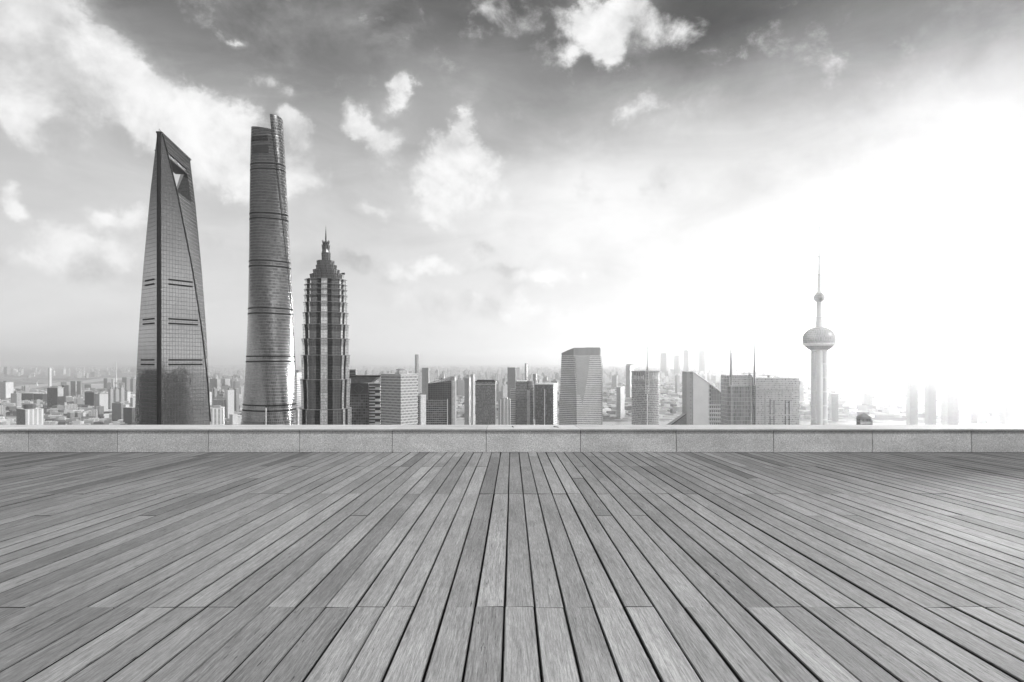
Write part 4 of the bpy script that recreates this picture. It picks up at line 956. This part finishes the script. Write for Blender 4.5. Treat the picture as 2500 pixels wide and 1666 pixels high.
# gap between the opener-shaped and the twisting tower
T, w1, w2, t, z = B('near white apartment tower with dark balcony stripes, low between the two tallest towers', 508, 514, 549, 995, None, 72, facade('white_balcony', .04, .85, 9.5, 3.3, 4.6, 1.6, rough=.4, jit=.4, stain=.04), facade('white_balcony_wide', .04, .85, 17, 3.3, 11, 1.5, rough=.4, jit=.3, stain=.04), Y=1900, plant=(.2, .7, 5))
B('grey ribbed block with a dark roof box behind the near white apartment tower', 520, 546, 552, 977, 1030, 8, facade('ribbed_grey', .10, .5, 50, 4.2, .3, 1.4), plant=(.2, .7, 14))
B('tall white tower with dotted windows touching the twisting tower on its left', 548, 556, 572, 954, 1030, 40, WPUN, WPUN, plant=(.1, .5, 9))
B('grey tower with a flat round top in the gap between the two tallest towers', 535, 545, 556, 962, 1010, 20, BRICKY, plant=(.1, .9, 8))
B('pale tower just above the flat round-topped one in the gap', 543, 550, 562, 926, 985, 25, APT2, APT)
B('grey wide block with a white roof line left in the gap', 512, 530, 537, 926, 972, 12, OFF, plant=(.3, .8, 8))
B('slim white tower at the gap left edge', 508, 512, 517, 958, 1010, 30, APT, WHITE)
B('pinstriped grey tower at the gap right edge beside the twisting tower', 571, 577, 584, 950, 1010, 30, SLAB)
B('striped tower low beside the foot of the twisting tower', 560, 568, 580, 1013, 1045, 20, APT2, APT)
# centre, beyond the river
B('distant slender tower standing clear above the haze over the latticed block', 1013, 1017.5, 1022, 866, None, 30, GL_M, Y=5200)
B('pale ribbed tower directly behind the latticed block on its right', 1030, 1046, 1048, 899, None, 8, SLAB, Y=2600)
B('white thin tower just right of the slanted-roof tower', 1104, 1110, 1114, 921, None, 30, SLAB, WHITE, Y=2300)
B('grey tower between the slanted-roof tower and the plain slab tower', 1134, 1145, 1150, 924, None, 15, SLAB, Y=2500)
B('pale tower touching the plain slab tower on its left', 1149, 1155, 1160, 915, None, 25, APT2, Y=2700)
for i, px in enumerate((1216, 1224, 1232, 1240)):
    B(['first', 'second', 'third', 'last'][i] + ' from left of four thin white fins standing right of the plain slab tower', px, px + 6, px + 8, 972 + [4, 1, 0, 3][i], None, 20, APT2, WHITE, Y=2450)
B('twin-shaded square tower in the haze above the stepped twin tower', 1239, 1258, 1269, 898, None, 30, GL_M, Y=3300)
B('dark small hazy tower above the white-rimmed glass tower', 1301, 1308, 1312, 914, None, 20, GL_M, Y=3000)
B('tall faint tower left of the broad chamfered tower in the haze', 1281, 1285, 1289, 888, None, 20, GL_M, Y=5200)
B('hazy tower with a wide flared cap left of the round tower', 1528, 1538, 1548, 893, None, 20, SLAB, Y=4800, plant=(-.15, 1.15, 10))
B('stubby hazy tower under the flared cap one', 1505, 1515, 1525, 946, None, 20, OFF, Y=3000)
# hazy giants on the right
for (a, b, tp, Yd, lab) in [(1612, 1634, 862, 11000, 'broad faint tower just right of the needle tower'), (1645, 1660, 868, 11000, 'slim faint tower left of the wedge-shaped one'), (1668, 1686, 855, 11500, 'faint tall tower with a tapering top above the wedge'), (1706, 1730, 857, 11500, 'faint spire-topped tower above the sloping roof'), (1786, 1808, 862, 11500, 'faint tower between the two needle masts'), (1950, 1970, 862, 11000, 'faint tower close left of the television tower'),
                            (2030, 2056, 962, 2900, 'faint round-topped block close right of the television tower'), (2222, 2252, 921, 2500, 'left one of three pale square towers in the haze at right'), (2267, 2297, 922, 2500, 'middle one of three pale square towers in the haze at right'), (2314, 2361, 923, 2450, 'wide right one of three pale square towers in the haze'), (2385, 2425, 969, 2700, 'low wide faint block right of the three pale square towers'), (2455, 2500, 969, 2700, 'faint block at the right edge of the photo'), (2110, 2140, 962, 4000, 'very faint block above the pointed turret'), (2145, 2170, 940, 4300, 'very faint slab between turret and the three square towers')]:
    B(lab, a, (a + b) / 2 + 4, b, tp, None, 20, GL_M, Y=Yd, plant=(.3, .7, 8), name='tower_block')

# ------------------------------------------------------------------ neighbours beside the view known from their reflections; towers behind added as dark reflectors
for i, (x_, y_, w_, d_, h_, lab) in enumerate([(702, 789, 16, 17, 323, 'slender dark tower beside the view, mirrored in the right face of the opener-shaped tower'), (702, 826, 14, 13, 258, 'second dark tower beside the view, mirrored low in the opener-shaped tower'), (715, 855, 40, 56, 229, 'wide dark block beside the view, mirrored low in the opener-shaped tower'), (740, 884, 40, 30, 244, 'dark block beside the wide one, mirrored low in the opener-shaped tower'),
        (-980, 950, 160, 100, 240, 'dark block off the left, mirrored in the left face of the opener-shaped tower'), (-620, -260, 60, 60, 330, 'dark tower added behind the viewer to darken reflections in the twisting tower'), (-760, -330, 50, 60, 300, 'second dark tower added behind the viewer to darken reflections in the twisting tower'), (-330, -200, 70, 60, 280, 'third dark tower added behind the viewer to darken reflections in the tiered tower'), (330, -200, 90, 70, 270, 'fourth dark tower added behind the viewer to darken reflections in the tiered tower')]):
    t_ = thing('tower_block', lab, 'building', (x_, y_, 0)); mb = MB(); mb.prism(rect(0, 0, w_, d_, .3), 0, h_ - 12); mb.prism(rect(0, 0, w_ * .6, d_ * .6, .3), h_ - 12, h_); mb.build('wall', GL_D, t_)

# ------------------------------------------------------------------ the mass of the city
rr = random.Random(21)
protos = []
def proto(kind, i):
    mb = MB()
    if kind == 0: mb.box(-.5, .5, -.3, .3, 0, 1); mb.box(-.15, .2, -.15, .15, 1, 1.07)
    elif kind == 1: mb.prism(rect(0, 0, .8, .8), 0, 1); mb.prism(rect(0, 0, .35, .35), 1, 1.1)
    elif kind == 2: mb.prism([(-.5, -.25), (-.18, -.25), (-.18, -.4), (.18, -.4), (.18, -.25), (.5, -.25), (.5, .25), (-.5, .25)], 0, 1); mb.box(-.12, .12, -.1, .2, 1, 1.08)
    elif kind == 3: mb.prism(rect(0, 0, .9, .6), 0, .86); mb.prism(rect(.1, 0, .6, .5), .86, 1)
    return mb
MATS = [APT, APT2, OFF, SLAB]
def unit_mesh(kind, mat, h, w):
    mb = proto(kind, 0); mb.v = [(x * w, y * w, z * h) for x, y, z in mb.v]
    mb.uv = [(u * w if abs(u) < 400 else (u - 500) * w, v * h) for u, v in mb.uv]
    return mb
zones = [  # px range, depth range, count, height range, places by photo column, group
    (0, 330, 3000, 5200, 34, (18, 55), [(115, 'left of the dark glass block'), (205, 'right of the dark glass block'), (330, 'below the stepped-top trio')], 'low blocks left'),
    (0, 330, 5600, 11000, 44, (30, 85), [(120, 'across the river at far left'), (260, 'across the river left of the needle chimney'), (330, 'right of the needle chimney')], 'far bank blocks left'),
    (505, 590, 3300, 10500, 50, (55, 120), [(530, 'in the gap beside the opener-shaped tower'), (556, 'midway between the two tallest towers'), (600, 'in the gap beside the twisting tower')], 'blocks in the gap'),
    (715, 740, 3800, 9000, 8, (70, 110), [(760, 'between twisting and tiered tower')], 'blocks behind the tiered tower'),
    (855, 1160, 3900, 11500, 84, (60, 135), [(925, 'over the slab-roofed block'), (1020, 'over the latticed block'), (1104, 'over the slanted-roof tower'), (1170, 'left of the plain slab tower')], 'distant row left of centre'),
    (1160, 1370, 3900, 9500, 44, (50, 120), [(1245, 'right of the plain slab tower'), (1305, 'over the stepped twin tower'), (1380, 'left of the broad chamfered tower')], 'distant row right of centre'),
    (1475, 2000, 3600, 7000, 14, (60, 150), [(1610, 'in the glare near the round tower'), (1780, 'in the glare over the wedge tower'), (2100, 'in the glare over the mast tower')], 'blocks lost in the haze')]
SHAPE = ['slab block', 'square tower', 'bay-fronted block', 'stepped tower']
crowd = {}
for (p0, p1, y0, y1, n, hr, places, grp) in zones:
    for i in range(n):
        f = ((i + rr.random()) / n) ** 1.3
        Y = y0 + (y1 - y0) * f; px = rr.uniform(p0, p1); h = rr.uniform(*hr) * (1.25 if rr.random() < .12 else 1); w = rr.uniform(24, 44) * (1 + Y / 14000)
        yb_ = HY + EYE * F / Y
        if p1 <= 330 and 924 < yb_ < 953 and px < 320: continue      # keep the river clear
        kind = rr.randrange(4)
        o = unit_mesh(kind, None, h, w).build('apartment_block' if kind != 3 else 'office_block', MATS[rr.randrange(4)])
        o.location = (X(px, Y), Y, 0); o.rotation_euler = (0, 0, radians(rr.choice([-30, -22, 28, 35, 18, 40]) + rr.uniform(-4, 4)))
        where = [t for lim, t in places if px < lim][0]
        rowf = (Y - y0) / (y1 - y0); row = 'nearest' if rowf < .3 else ('middle-distance' if rowf < .65 else 'farthest')
        tag(o, None, 'building', grp); crowd.setdefault((row, SHAPE[kind], where), []).append((px, o))
ORD = ['first', 'second', 'third', 'fourth', 'fifth', 'sixth', 'seventh', 'eighth', 'ninth', 'tenth']
for (row, shp, where), L in crowd.items():
    L.sort(key=lambda q: q[0])
    for i, (_, o) in enumerate(L):
        o['label'] = ('%s %s %s' % (row, shp, where)) if len(L) == 1 else ('%s %s, %s from left, %s' % (row, shp, ORD[i], where))
# low rise and far fringe: nobody could count them
def mass(name, label, n, ylo, yhi, hlo, hhi, wlo, whi, mats, px0=-60, px1=2560, seed=3, skip=None, bias=1.0):
    r2 = random.Random(seed); mb = MB(); 
    for i in range(n):
        Y = ylo + (yhi - ylo) * r2.random() ** bias; px = r2.uniform(px0, px1); yb_ = HY + EYE * F / Y
        if skip and skip(px, yb_, Y): continue
        k = math.sin(px * .045 + Y * .0011) * math.cos(Y * .0021 - px * .01)
        if k < -.35 and r2.random() < .7: continue
        w, d, h = r2.uniform(wlo, whi), r2.uniform(wlo, whi), r2.uniform(hlo, hhi); xx = X(px, Y); a = .3 + (r2.randrange(2)) * pi / 2 + r2.uniform(-.1, .1)
        mb.prism(rect(xx, Y, w, d, a), 0, h, mi=r2.randrange(len(mats)))
    o = mb.build(name, mats, merge=False); tag(o, label, 'building mass', kind='stuff'); return o
def skipw(px, yb_, Y):
    return (924 < yb_ < 952 and px < 340) or (px > 1080 and yb_ > 1022) or (px > 1480 and Y < 6000 and (px * 7.3 + Y) % 10 < 6)
LOWM = [plain('roof_light', .6, .8, var=.1), plain('roof_mid', .3, .8, var=.1), plain('roof_dark', .12, .8, var=.1), APT, OFF, plain('roof_white', .78, .8, var=.05)]
mass('low_rise_blocks', 'dense low roofs filling the ground between the taller buildings', 9000, 2650, 7500, 5, 22, 10, 45, LOWM, skip=skipw, bias=1.3)
mass('far_city', 'pale far skyline fading into haze', 3200, 8000, 21000, 25, 110, 30, 70, [APT, APT2, PALE], seed=9, skip=lambda px, yb_, Y: px < 420 and (px % 37 > 20 or Y < 11000))
# tree cover as clumps of small leafy faces
def trees():
    r3 = random.Random(5); mb = MB()
    for i in range(1500):
        Y = r3.uniform(2700, 6500); px = r3.uniform(-40, 1400); yb_ = HY + EYE * F / Y
        if skipw(px, yb_, Y): continue
        if math.sin(px * .06 + Y * .002) + math.sin(Y * .004) < .2: continue
        cx_, cy_ = X(px, Y), Y; R = r3.uniform(5, 11)
        for k in range(14):
            a, b_ = r3.uniform(0, 2 * pi), r3.uniform(-.2, 1); q = R * r3.uniform(.5, 1); x_, y_, z_ = cx_ + q * cos(a), cy_ + q * sin(a), R * .9 + R * .7 * b_; s_ = R * .45
            t1 = Vector((r3.uniform(-1, 1), r3.uniform(-1, 1), r3.uniform(-1, 1))).normalized() * s_; t2 = t1.orthogonal().normalized() * s_
            c_ = Vector((x_, y_, z_)); mb.face([c_ - t1, c_ + t2, c_ + t1, c_ - t2])
    tag(mb.build('tree_cover', plain('foliage', .05, .8), merge=False), 'dark tree cover scattered between the low roofs', 'trees', kind='stuff')
trees()

# ------------------------------------------------------------------ air
def haze():
    m = bpy.data.materials.new('haze_air'); m.use_nodes = True; g = NT(m.node_tree); g.n.clear()
    o = g.new('ShaderNodeOutputMaterial'); v = g.new('ShaderNodeVolumePrincipled'); g.l.new(v.outputs[0], o.inputs['Volume'])
    v.inputs['Color'].default_value = (1, 1, 1, 1); v.inputs['Density'].default_value = 1 / 16000; v.inputs['Anisotropy'].default_value = .82
    mb = MB(); mb.box(-29500, 29500, -5900, 44900, -1, 645); ob = mb.build('haze', m); tag(ob, 'pale haze thickening with distance over the city', 'haze', kind='stuff')
haze()
